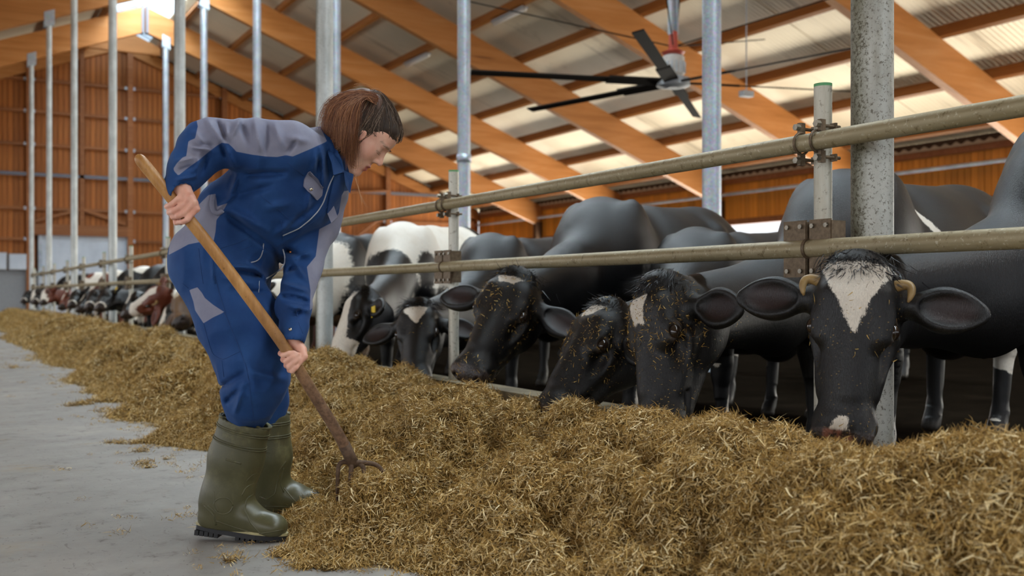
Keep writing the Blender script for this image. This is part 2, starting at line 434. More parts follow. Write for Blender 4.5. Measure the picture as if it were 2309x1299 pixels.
# ---- eave wall on the right
wr = MB().box((XE + .05, -3, 2.98), (XE + .1, YW, 4.57)).build('wall_right', M_dark); tag(wr, kind='structure')
y = 5.0
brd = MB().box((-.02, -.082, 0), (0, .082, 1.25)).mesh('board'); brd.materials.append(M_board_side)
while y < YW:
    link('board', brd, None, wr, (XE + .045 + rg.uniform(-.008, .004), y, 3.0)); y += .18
MB().box((XE - .06, 4, 4.18), (XE + .04, YW, 4.34)).build('top_beam', M_girt, wr)
MB().box((XE - .05, 4, 2.9), (XE + .05, YW, 3.08)).build('bottom_beam', M_girt, wr)
pp = MB().tube([(XE - .2, 4, 3.85), (XE - .2, YW - .3, 3.85)], .05, 8).build('pipe', M_galv, wr, True)
for f in FRAMES[1:]:
    MB().box((XE - .3, f - .12, 0), (XE + .0, f + .12, roofz(XE) + .2)).build('wall_post', M_dark, wr)
MB().box((XE + .02, -3, 0), (XE + .2, YW, 1.0)).build('plinth', pl, wr)
ys = np.arange(4, YW, .05); zz = 4.42 + .035 * np.sin(2 * PI * ys / .3)
V = np.concatenate([np.stack([np.full_like(ys, XE - .09), ys, z], 1) for z in (zz * 0 + 4.34, zz)]); k = np.arange(len(ys) - 1); n1 = len(ys)
link('profile_filler', mesh_np('profile_filler', V, np.stack([k, k + 1, n1 + k + 1, n1 + k], 1)), plain('filler', '#b9a58a', .8), wr)

# ---- steel pillars
def pillar_mat(name, c1, c2, dirt, stain, algae):
    m, t = M(name, .48, .35, .45)
    v = t.coord(); n1 = t.noise(v, 85, 6, .8); n2 = t.noise(t.coord('Object', (6, 6, 1.2)), 1, 5, .7)
    c = t.ramp(t.noise(v, 5, 5), [(.3, srgb(c1)), (.7, srgb(c2))])
    c = t.mix(t.math('MULTIPLY', t.step(n2, .46, .66), stain), c, srgb('#6b6146'))
    nx = t.n('SeparateXYZ', i_0=t.n('TexCoord').outputs['Normal'])
    # algae grow on the side towards the open gable
    ab = t.math('MULTIPLY_ADD', nx.outputs[0], -.75, t.math('MULTIPLY', nx.outputs[1], .66))
    al = t.step(t.math('ADD', ab, t.math('MULTIPLY', n1, .6)), .45, 1.15)
    c = t.mix(t.math('MULTIPLY', al, algae), c, srgb('#55522c'))
    c = t.mix(t.math('MULTIPLY', t.step(t.math('MULTIPLY_ADD', al, .05, n1), .53, .62), dirt), c, srgb('#40361f'))
    t.set('Base Color', c); t.bump(n1, .15, .002); return m
M_pillar = pillar_mat('pillar_dirty', '#9b9b94', '#bcbcb4', .8, .55, .6)
M_pillar_clean = pillar_mat('pillar_plain', '#b2b6b4', '#d0d4d2', .25, .2, .65)
pm = MB().tube([(0, 0, 0), (0, 0, 1)], .07, 28).mesh('pillar_body', True)
names_a = ['broad dirty steel pillar behind the post nearest the camera', 'steel pillar behind the head of the bending woman', 'stained steel pillar behind the raised elbow of the woman',
           'tall steel pillar left of the raised hand and stick', 'steel pillar over the black cow with a yellow tag', 'thin far steel pillar with its bracket on a roof beam, second from the gable', 'thinnest far steel pillar beside the roller door']
def pillar(x, y, r, mat, label, group):
    e = empty('steel_pillar', (x, y, 0)); tag(e, label, 'pillar', group)
    zt = roofz(x, -.02)
    body = MB().tube([(0, 0, 0), (0, 0, zt - .12)], r, 28).build('pillar_body', mat, e, True); autosmooth(body)
    s = -1 if x < XR else 1
    c = MB(); tz = -TP * s
    for yy in (-.1, .1):
        c.obox((0, yy, zt + .03), (.13, 0, .13 * tz), (0, .012, 0), (0, 0, .2))
    c.obox((0, 0, zt - .1), (.13, 0, .13 * tz), (0, .11, 0), (0, 0, .012))
    c.build('head_plate', M_galv, e)
    MB().box((-.14, -.14, 0), (.14, .14, .015)).build('base_plate', M_galv, e)
for f, lb in zip(FRAMES[1:], names_a): pillar(2.745, f, .069, M_pillar if f < 3 else M_pillar_clean, lb, 'pillars along the feed rail')
names_b = ['pale blue-grey steel pillar right of the big ceiling fan', 'grey steel pillar behind the second fence post, near the tips of the fan blades', 'blue-grey pillar hidden partly behind the dirty pillar above the head of the woman',
           'blue-grey pillar rising from behind the back of the woman', 'blue-grey pillar reaching the skylight, rising over the elbow of the woman', 'far blue-grey pillar whose head plate meets the last ridge joint']
for f, lb in zip(FRAMES[2:], names_b): pillar(6.82, f, .095, M_galv, lb, 'pillars behind the cows')
MB()
# joint collar on the second pillar of the back row
jc = [o for o in COL.objects if o.get('label') == names_b[1]][0]
MB().tube([(0, 0, 2.72), (0, 0, 2.84)], .108, 28).build('collar', M_galv, jc, True)

# ---- strip lights under a purlin
m = bpy.data.materials.new('tube_cover'); t = NT(m); t.set('Base Color', srgb('#e4e2dc')); t.set('Roughness', .35); M_tube = m
for y, lb in ((21.8, 'white strip light under a purlin, the one nearer the fan'), (27.3, 'white strip light under a purlin, right above the hair of the woman')):
    z = roofz(12.54, .84)
    e = empty('strip_light', (12.54, y, z - .13)); tag(e, lb, 'lamp', 'strip lights under the roof')
    MB().box((-.09, -.8, .06), (.09, .8, .1)).build('housing', M_cab, e)
    MB().tube([(0, -.78, .03), (0, .78, .03)], .05, 10).build('cover', M_tube, e, True)

# ---- big ceiling fan
FX, FY, FZ = 10.76, 13.2, H + 3.52
fan = empty('ceiling_fan', (FX, FY, FZ)); tag(fan, 'large six-bladed ceiling fan with dark blades and a red and white motor', 'fan')
M_blade = plain('fan_blade', '#1d1813', .85, 0, .15)
M_red = plain('fan_red', '#a5402f', .5); M_white = plain('fan_white', '#b9b4ac', .5)
for k in range(6):
    a = math.radians(163 - 60 * k + (0, 0, 0, 0, 0, 0)[k]); d = np.array((math.cos(a), math.sin(a), 0)); n = np.array((-d[1], d[0], 0))
    b = MB()
    for r0, r1, w in ((.85, 3.45, .085), (.25, 1.15, .12)):
        up = np.array((0, 0, 1)) ; nn = n * math.cos(.22) + up * math.sin(.22); uu = up * math.cos(.22) - n * math.sin(.22)
        b.obox(d * (r0 + r1) / 2, d * (r1 - r0) / 2, nn * w, uu * (.012 if r0 > .5 else .02))
    b.build('blade', M_blade, fan)
hub = MB().tube([(0, 0, -.1), (0, 0, -.06), (0, 0, .06), (0, 0, .1)], [.12, .28, .28, .14], 20); hub.build('hub', M_cab, fan)
MB().tube([(0, 0, .1), (0, 0, .14), (0, 0, .42), (0, 0, .46)], [.14, .19, .19, .13], 20).build('motor', M_white, fan)
cg = MB()
for k in range(16):
    a = 2 * PI * k / 16; cg.box((-.001, -.001, -.001), (0, 0, 0)) if False else cg.obox((.195 * math.cos(a), .195 * math.sin(a), .24), (.012 * math.cos(a), .012 * math.sin(a), 0), (-.012 * math.sin(a), .012 * math.cos(a), 0), (0, 0, .09))
cg.build('cooling_fins', M_cab, fan)
MB().tube([(0, 0, .46), (0, 0, .5), (0, 0, .56), (0, 0, .85)], [.16, .2, .08, .07], 16).build('gearbox', M_red, fan)
zt = roofz(FX) - FZ
MB().box((-.075, -.05, .8), (-.04, .05, zt)).box((.04, -.05, .8), (.075, .05, zt)).box((-.04, -.015, .8), (.04, .015, zt)).build('mast', M_galv, fan)
MB().tube([(.1, .03, .95), (.16, .05, 1.4), (.14, .05, 2.0), (.13, .04, zt)], .022, 8).build('cable', M_blade, fan)
gw = MB()
for dx, dy in ((-3.6, 3.4), (3.4, -2.6), (4.6, 2.6), (-3.2, -3.4)):
    z2 = roofz(FX + dx, .3) - FZ
    MB().tube([(0, 0, .6), (dx, dy, min(z2, .6 + .28 * math.hypot(dx, dy)))], .012, 5).build('guy_wire', M_blade, fan)
# a cord with a small junction box hanging under the roof right of the fan
q = PX(1683, 212, 12.8); e = empty('hanging_cord', tuple(q)); tag(e, 'thin cord with a small grey weight hanging under the roof right of the fan', 'cord')
MB().tube([(0, 0, .05), (0, 0, roofz(q[0], 1.0) - q[2])], .012, 5).build('cord', M_cab, e)
MB().box((-.12, -.07, -.05), (.12, .07, .05)).build('weight', M_cab, e)
# ================================================================== implicit-surface modelling (numpy)
def axis_pts(lo, hi, coarse, fine_ranges, fine):
    """rectilinear axis: fine steps inside the given ranges, coarse elsewhere, eased between"""
    out = [lo]; x = lo
    while x < hi:
        dist = min([0 if a <= x <= b else min(abs(x - a), abs(x - b)) for a, b in fine_ranges] or [9])
        x += min(coarse, fine + dist * .22); out.append(x)
    return np.array(out, np.float64)
class SDF:
    def __init__(s, xs, ys, zs, dtype=np.float32):
        s.ax = [np.asarray(a, np.float64) for a in (xs, ys, zs)]
        s.D = np.full([len(a) for a in s.ax], .25, dtype)
        s.R = np.eye(3); s.o = np.zeros(3); s.sc = 1.0
    def frame(s, o=(0, 0, 0), R=None, sc=1.0):
        s.o = np.asarray(o, float); s.R = np.eye(3) if R is None else np.asarray(R, float); s.sc = sc; return s
    def w(s, p): return s.o + s.sc * (s.R @ np.asarray(p, float))
    def _sub(s, lo, hi):
        sl = []
        for a, l, h in zip(s.ax, lo, hi):
            i0 = max(0, np.searchsorted(a, l) - 1); i1 = min(len(a), np.searchsorted(a, h) + 1)
            if i1 - i0 < 1: return None, None
            sl.append(slice(i0, i1))
        g = (s.ax[0][sl[0]][:, None, None], s.ax[1][sl[1]][None, :, None], s.ax[2][sl[2]][None, None, :])
        return tuple(sl), g
    def _put(s, sl, d, k, op):
        D = s.D[sl]
        if op == 'sub':
            h = np.maximum(k - np.abs(D + d), 0) / max(k, 1e-9)
            s.D[sl] = np.maximum(D, -d) + h * h * k * .25
        else:
            h = np.maximum(k - np.abs(D - d), 0) / max(k, 1e-9)
            s.D[sl] = np.minimum(D, d) - h * h * k * .25
    def cap(s, a, b, ra, rb=None, k=.03, op='add', flat=None, fs=1.0):
        """tapered capsule; flat = direction (frame) along which the section is scaled by fs"""
        rb = ra if rb is None else rb
        a, b = s.w(a), s.w(b); ra, rb, k = ra * s.sc, rb * s.sc, k * s.sc
        R = max(ra, rb) * max(1, fs) + k + .03 + (.06 if op == 'add' else 0)
        sl, g = s._sub(np.minimum(a, b) - R, np.maximum(a, b) + R)
        if sl is None: return s
        ab = b - a; L2 = ab.dot(ab) + 1e-12
        px, py, pz = g[0] - a[0], g[1] - a[1], g[2] - a[2]
        t = np.clip((px * ab[0] + py * ab[1] + pz * ab[2]) / L2, 0, 1)
        qx, qy, qz = px - t * ab[0], py - t * ab[1], pz - t * ab[2]
        r = ra + t * (rb - ra)
        if flat is None:
            d = np.sqrt(qx * qx + qy * qy + qz * qz) - r
        else:
            f = s.R @ np.asarray(flat, float); f = f / np.linalg.norm(f)
            c = qx * f[0] + qy * f[1] + qz * f[2]; n2 = qx * qx + qy * qy + qz * qz - c * c
            l = np.sqrt(np.maximum(n2, 0) + (c / fs) ** 2)
            d = (l - r) * min(1.0, fs)
        s._put(sl, d, k, op); return s
    def chain(s, pts, rs, k=.02, op='add', flat=None, fs=1.0):
        for i in range(len(pts) - 1): s.cap(pts[i], pts[i + 1], rs[i], rs[i + 1], k, op, flat, fs)
        return s
    def ell(s, c, r, k=.03, op='add', R=None):
        Rm = s.R if R is None else s.R @ np.asarray(R, float)
        c = s.w(c); r = np.asarray(r, float) * s.sc; k = k * s.sc
        E = np.abs(Rm) @ r + k + .03 + (.06 if op == 'add' else 0)
        sl, g = s._sub(c - E, c + E)
        if sl is None: return s
        px, py, pz = g[0] - c[0], g[1] - c[1], g[2] - c[2]
        q = [(px * Rm[0, i] + py * Rm[1, i] + pz * Rm[2, i]) for i in range(3)]
        k0 = np.sqrt(sum((qi / ri) ** 2 for qi, ri in zip(q, r))); k1 = np.sqrt(sum((qi / ri ** 2) ** 2 for qi, ri in zip(q, r)))
        d = k0 * (k0 - 1) / np.maximum(k1, 1e-9)
        s._put(sl, d, k, op); return s
    def displace(s, fn, band=.04):
        m = np.abs(s.D) < band; i = np.nonzero(m)
        p = [a[j] for a, j in zip(s.ax, i)]
        s.D[i] += fn(*p).astype(s.D.dtype); return s
    def cut_plane(s, p, n):
        p, n = np.asarray(p, float), np.asarray(n, float)
        d = (s.ax[0][:, None, None] - p[0]) * n[0] + (s.ax[1][None, :, None] - p[1]) * n[1] + (s.ax[2][None, None, :] - p[2]) * n[2]
        s.D = np.maximum(s.D, d.astype(s.D.dtype)); return s
    def mesh(s, smooth=1):
        D = s.D; ins = D < 0
        for ax in range(3):      # close at the borders
            sl = [slice(None)] * 3
            for e in (0, -1): sl[ax] = e; D[tuple(sl)] = np.maximum(D[tuple(sl)], .01)
        ins = D < 0
        n = [k - 1 for k in D.shape]
        c8 = [ins[i:n[0] + i, j:n[1] + j, k:n[2] + k] for i in (0, 1) for j in (0, 1) for k in (0, 1)]
        anyi = c8[0].copy(); alli = c8[0].copy()
        for c in c8[1:]: anyi |= c; alli &= c
        act = np.nonzero(anyi & ~alli)
        idx = np.full(n, -1, np.int32); idx[act] = np.arange(len(act[0]))
        I, J, K = act
        acc = np.zeros((len(I), 3)); cnt = np.zeros(len(I))
        val = {(i, j, k): D[I + i, J + j, K + k].astype(np.float64) for i in (0, 1) for j in (0, 1) for k in (0, 1)}
        X = [[a[q], a[q + 1]] for a, q in zip(s.ax, (I, J, K))]
        for ax in range(3):
            o = [b for b in range(3) if b != ax]
            for u in (0, 1):
                for v in (0, 1):
                    c0 = [0, 0, 0]; c0[o[0]] = u; c0[o[1]] = v; c1 = list(c0); c1[ax] = 1
                    a, b = val[tuple(c0)], val[tuple(c1)]
                    cr = (a < 0) != (b < 0); t = np.where(cr, a / np.where(cr, a - b, 1), 0)
                    pt = np.empty((len(I), 3))
                    pt[:, ax] = X[ax][0] + t * (X[ax][1] - X[ax][0]); pt[:, o[0]] = X[o[0]][u]; pt[:, o[1]] = X[o[1]][v]
                    acc += pt * cr[:, None]; cnt += cr
        V = acc / cnt[:, None]
        F = []
        for ax in range(3):
            o = [b for b in range(3) if b != ax]
            A = np.take(ins, range(0, n[ax]), axis=ax); B = np.take(ins, range(1, n[ax] + 1), axis=ax)
            sl = [slice(None)] * 3
            for q in o: sl[q] = slice(1, n[q])
            A, B = A[tuple(sl)], B[tuple(sl)]
            e = np.nonzero(A != B); sgn = A[e]
            base = [e[0].copy(), e[1].copy(), e[2].copy()]
            for q in o: base[q] = base[q] + 1
            def at(du, dv):
                c = [b.copy() for b in base]; c[o[0]] -= du; c[o[1]] -= dv
                return idx[c[0], c[1], c[2]]
            q = np.stack([at(1, 1), at(0, 1), at(0, 0), at(1, 0)], 1)
            flip = sgn if ax != 1 else ~sgn
            q[~flip] = q[~flip][:, ::-1]
            F.append(q)
        F = np.concatenate(F); F = F[(F >= 0).all(1)]
        for _ in range(smooth):
            acc = np.zeros_like(V); cnt = np.zeros(len(V))
            for a, b in ((0, 1), (1, 2), (2, 3), (3, 0)):
                for p, q in ((a, b), (b, a)):
                    acc += np.stack([np.bincount(F[:, p], V[F[:, q], i], len(V)) for i in range(3)], 1)
                    cnt += np.bincount(F[:, p], minlength=len(V))
            V = V * .45 + .55 * acc / np.maximum(cnt, 1)[:, None]
        return V, F
def basis(x, up):
    """columns: x, side, up (right handed), from a main axis and an approximate third axis"""
    x = np.asarray(x, float); x /= np.linalg.norm(x); up = np.asarray(up, float)
    up = up - x * x.dot(up); up /= np.linalg.norm(up)
    return np.stack([x, np.cross(up, x), up], 1)
def keep_big(V, F):
    """keep the largest connected piece"""
    n = len(V); lab = np.arange(n)
    while True:
        m = lab[F].min(1); new = lab.copy()
        for c in range(4): np.minimum.at(new, F[:, c], m)
        new = new[new]
        if (new == lab).all(): break
        lab = new
    r = np.bincount(lab).argmax(); keep = lab == r
    mp = np.cumsum(keep) - 1; F = F[keep[F[:, 0]]]
    return V[keep], mp[F]
# ================================================================== feed rail
m, t = M('rail_steel', .5, .25, .45)
v = t.coord(); n1 = t.noise(v, 28, 5, .75); n2 = t.noise(t.coord('Object', (8, .8, 8)), 1.0, 5, .7)
c = t.ramp(n2, [(.3, srgb('#8a7d5c')), (.55, srgb('#a3977a')), (.75, srgb('#beb8a4'))])
c = t.mix(t.math('MULTIPLY', t.step(n1, .54, .66), .7), c, srgb('#5f4f2c'))
c = t.mix(t.math('MULTIPLY', t.step(t.noise(v, 90, 2, .6), .62, .7), .5), c, srgb('#cfc7b2'))
t.set('Base Color', c); t.bump(n1, .25, .002); M_rail = m
m, t = M('post_steel', .5, .3, .45)
v = t.coord(); n1 = t.noise(v, 45, 5, .75); n2 = t.noise(t.coord('Object', (14, 14, 2)), 1.0, 5, .7)
c = t.ramp(n2, [(.3, srgb('#b0aa98')), (.7, srgb('#d0cec4'))])
c = t.mix(t.math('MULTIPLY', t.step(n1, .55, .68), .75), c, srgb('#5d4d33'))
t.set('Base Color', c); t.bump(n1, .2, .002); M_post = m
M_rust = plain('clamp_steel', '#6f5f4c', .55, .5, .5, .3, 60)
M_bolt = plain('bolt_zinc', '#8c8578', .4, .7, .5, .25, 60)
M_green = plain('green_cap', '#5aa06a', .5)
XF, ZT, ZL = 2.62, 1.305, .948
XRAIL = XF - .064
fence = empty('feed_fence', (XF, 2.42, 0)); tag(fence, 'long two-rail steel feed fence with posts and bolted clamps between hay and cows', 'fence')
def fm(b, name, mat, smooth=True, deg=40, par=None):
    o = b.build(name, mat, fence, smooth); 
    if smooth: autosmooth(o, deg)
    o.location = (-XF, -2.42, 0); return o
PY = [-.3, 2.42, 5.20] + [7.86 + 2.72 * k for k in range(10)]
def sub(b, name, mat, parent):
    o = b.build(name, mat, parent, True); autosmooth(o); return o
for i, y in enumerate(PY):
    p = MB().tube([(XF, y, 0), (XF, y, 1.5)], .0302, 20); po = fm(p, 'post', M_post)
    sub(MB().tube([(XF, y, 1.498), (XF, y, 1.508)], .0305, 20), 'end_cap', M_green, po)
    # bolted half-shells round the upper rail
    b = MB()
    for dy in (-.036, .036):
        th = np.linspace(.0, 2 * PI, 25); r = .036
        pts = [(XRAIL + r * math.cos(q), y + dy, ZT + r * math.sin(q)) for q in th]
        b.tube(pts, .0045, 6)
    for dz in (.052, -.052):
        b.obox((XF - .055, y - .045, ZT + dz), (.012, 0, 0), (0, .007, 0), (0, 0, .02)); b.obox((XF - .055, y + .045, ZT + dz), (.012, 0, 0), (0, .007, 0), (0, 0, .02))
        b.tube([(XF - .045, y - .045, ZT + dz), (XF + .03, y - .045, ZT + dz)], .006, 8); b.tube([(XF - .045, y + .045, ZT + dz), (XF + .03, y + .045, ZT + dz)], .006, 8)
        b.obox((XF + .005, y, ZT + dz), (.004, 0, 0), (0, .055, 0), (0, 0, .012))
        th = np.linspace(-1.6, 1.6, 13); b.tube([(XF + .034 * math.cos(q), y + .034 * math.sin(q), ZT + dz) for q in th], .005, 6)
    cl = fm(b, 'rail_clamp', M_rust)
    for dz in (.056, -.056):
        for dy in (-.045, .045):
            sub(MB().tube([(XF - .085, y + dy, ZT + dz), (XF - .066, y + dy, ZT + dz)], .0115, 6), 'bolt', M_bolt, cl)
    # square plates round the lower rail
    b = MB(); th = .004
    for yy, w in ((y - .05, .045), (y + .062, .05)):
        for zc in (.062, -.062):
            b.obox((XF - .066, yy, ZL + zc), (th, 0, 0), (0, w, 0), (0, 0, .034))
        b.obox((XF - .034, yy + w, ZL), (.032, 0, 0), (0, th, 0), (0, 0, .09)); b.obox((XF - .034, yy - w, ZL), (.032, 0, 0), (0, th, 0), (0, 0, .09))
    b.tube([(XRAIL, y - .004, ZL), (XRAIL, y + .008, ZL)], .035, 20)
    cl = fm(b, 'rail_bracket', M_rust, True, 30)
    for yy, w in ((y - .05, .045), (y + .062, .05)):
        for zc in (.075, -.075):
            for dy in (-.03, .03):
                sub(MB().tube([(XF - .078, yy + dy, ZL + zc), (XF - .069, yy + dy, ZL + zc)], .0085, 6), 'bolt', M_bolt, cl)
rg = np.random.default_rng(2)
for z, nm in ((ZT, 'upper_rail'), (ZL, 'lower_rail')):
    ys = np.linspace(-1.2, 32.6, 80)
    fm(MB().tube(np.stack([np.full(80, XRAIL), ys, np.full(80, z)], 1), .0303, 20), nm, M_rail)
# kerb under the rail
m, t = M('kerb_concrete', .85, 0, .3)
v = t.coord(); n1 = t.noise(v, 4, 6, .7)
t.set('Base Color', t.ramp(n1, [(.3, srgb('#5d5343')), (.6, srgb('#8d8168')), (.8, srgb('#a89c84'))])); t.bump(n1, .4, .01)
kb = MB()
for k in range(14):
    y0 = -1.4 + 2.5 * k; kb.box((2.52, y0 + .006, 0), (2.67, y0 + 2.494, .3))
tag(kb.build('trim_1', m), kind='structure')
# ================================================================== cows
FWD = np.array((SA, CA, 0)); RGT = np.array((CA, -SA, 0)); UPV = np.array((0, 0, 1.0))
def cow_mat(name, dark, light, rough=.36, sheen=.0):
    m, t = M(name, rough, 0, .45)
    v = t.coord(); hair = t.noise(t.coord('Object', (300, 300, 80)), 1.0, 3, .7, .8)
    big = t.noise(v, 4, 4, .6)
    edge = t.math('MULTIPLY_ADD', t.math('SUBTRACT', hair, .5), .022, t.math('MULTIPLY_ADD', t.math('SUBTRACT', t.noise(v, 34, 4, .65), .5), .03, t.attr('patch')))
    pf = t.step(edge, -.003, .004)
    d = t.mix(t.math('MULTIPLY', t.step(big, .45, .75), .5), srgb(dark), tuple(min(1, x * 1.6 + .002) for x in srgb(dark)[:3]) + (1,))
    d = t.mix(t.math('MULTIPLY', hair, .5), d, tuple(x * .55 for x in srgb(dark)[:3]) + (1,))
    l = t.mix(t.step(hair, .35, .75), tuple(x * .78 for x in srgb(light)[:3]) + (1,), srgb(light))
    l = t.mix(t.math('MULTIPLY', t.step(big, .5, .75), .25), l, srgb('#b39c7c'))
    c = t.mix(pf, d, l)
    # dirt low on the legs, pale skin inside the ear, muzzle
    c = t.mix(t.math('MULTIPLY', t.attr('earin'), .4), c, srgb('#3a2422'))
    mz = t.step(t.math('MULTIPLY_ADD', t.math('SUBTRACT', big, .5), .3, t.attr('muzzle')), .35, .6)
    c = t.mix(mz, c, t.mix(t.step(t.noise(v, 22, 3, .6), .42, .58), srgb('#2c2523'), t.mix(t.attr('pink'), srgb('#453a36'), srgb('#94604e'))))
    c = t.mix(t.attr('lid'), c, srgb('#4a4038'))
    c = t.mix(t.attr('hoof'), c, srgb('#2a241c'))
    du = t.n('TexVoronoi', i_Vector=t.coord('Object', (60, 60, 95)), i_Scale=1.0)
    dz = t.math('MULTIPLY', t.math('MULTIPLY', t.step(du.outputs[0], .22, .12), t.attr('dust')), t.step(t.noise(v, 12, 3), .42, .6))
    c = t.mix(dz, c, srgb('#9c7f45'))
    t.set('Base Color', c)
    t.set('Roughness', t.math('MULTIPLY_ADD', mz, -.12, t.math('MULTIPLY_ADD', hair, .22, rough - .08)))
    t.set('Sheen Weight', sheen); t.set('Sheen Roughness', .4); t.set('Sheen Tint', srgb('#aab6c8'))
    wr = t.n('TexVoronoi', i_Vector=v, i_Scale=110.0).outputs[0]
    hb = t.math('ADD', hair, t.math('MULTIPLY', t.math('MULTIPLY', wr, mz), .6))
    t.bump(hb, .4, .005)
    return m
M_cow_black = cow_mat('coat_black', '#08080a', '#ece4d6')
M_cow_red = cow_mat('coat_red', '#6b3320', '#ebe2d4', .45)
M_cow_brown = cow_mat('coat_brown', '#6a5038', '#cdbfa8', .5)
m = bpy.data.materials.new('eye_dark'); t = NT(m); t.set('Base Color', (.02, .012, .008, 1)); t.set('Roughness', .1); t.set('Specular IOR Level', .7); M_eye = m
M_horn = plain('horn', '#8f7448', .45, 0, .5, .3, 20)
M_tag = plain('ear_tag_yellow', '#e3c21f', .45)
M_tuft, t = M('tuft_hair', .45, 0, .5); t.set('Base Color', t.ramp(t.attr('rnd'), [(0, (.006, .006, .007, 1)), (1, (.03, .03, .035, 1))]))
M_tuft_red, t = M('tuft_hair_red', .5, 0, .5); t.set('Base Color', t.ramp(t.attr('rnd'), [(0, (.10, .04, .02, 1)), (1, (.22, .09, .05, 1))]))
M_fleck, t = M('straw_flecks', .6, 0, .3); t.set('Base Color', t.ramp(t.attr('rnd'), [(0, srgb('#6b4e20')), (.5, srgb('#a7833f')), (1, srgb('#d2b26a'))]))
EYE_BM = bmesh.new(); bmesh.ops.create_uvsphere(EYE_BM, u_segments=20, v_segments=14, radius=1.0)
ME_EYE = bpy.data.meshes.new('eye'); EYE_BM.to_mesh(ME_EYE); ME_EYE.polygons.foreach_set('use_smooth', [True] * len(ME_EYE.polygons)); ME_EYE.materials.append(M_eye)

def ribbons(roots, dirs, lens, width, curl, seg=5, seed=0, droop=0.0, normals=None):
    """tapered blades: returns V, F, rnd"""
    r = np.random.default_rng(seed); n = len(roots)
    V = []; rnd = r.random(n)
    d = dirs / np.linalg.norm(dirs, axis=1)[:, None]; p = roots.copy()
    side = np.cross(d, r.normal(size=(n, 3))); side /= np.linalg.norm(side, axis=1)[:, None] + 1e-9
    bend = r.normal(size=(n, 3)) * curl
    for i in range(seg + 1):
        w = width * (1 - (i / seg) ** 2 * .9) * (.6 + .8 * rnd)
        V.append(p - side * w[:, None]); V.append(p + side * w[:, None])
        d = d + bend / seg + np.array((0, 0, -droop / seg)); d /= np.linalg.norm(d, axis=1)[:, None]
        p = p + d * (lens / seg)[:, None]
    V = np.stack(V, 1)
    base = np.arange(n)[:, None] * (2 * seg + 2); F = []
    for i in range(seg): F.append(base + np.array([[2 * i, 2 * i + 1, 2 * i + 3, 2 * i + 2]]))
    return V.reshape(-1, 3), np.concatenate(F), np.repeat(rnd, 2 * seg + 2)

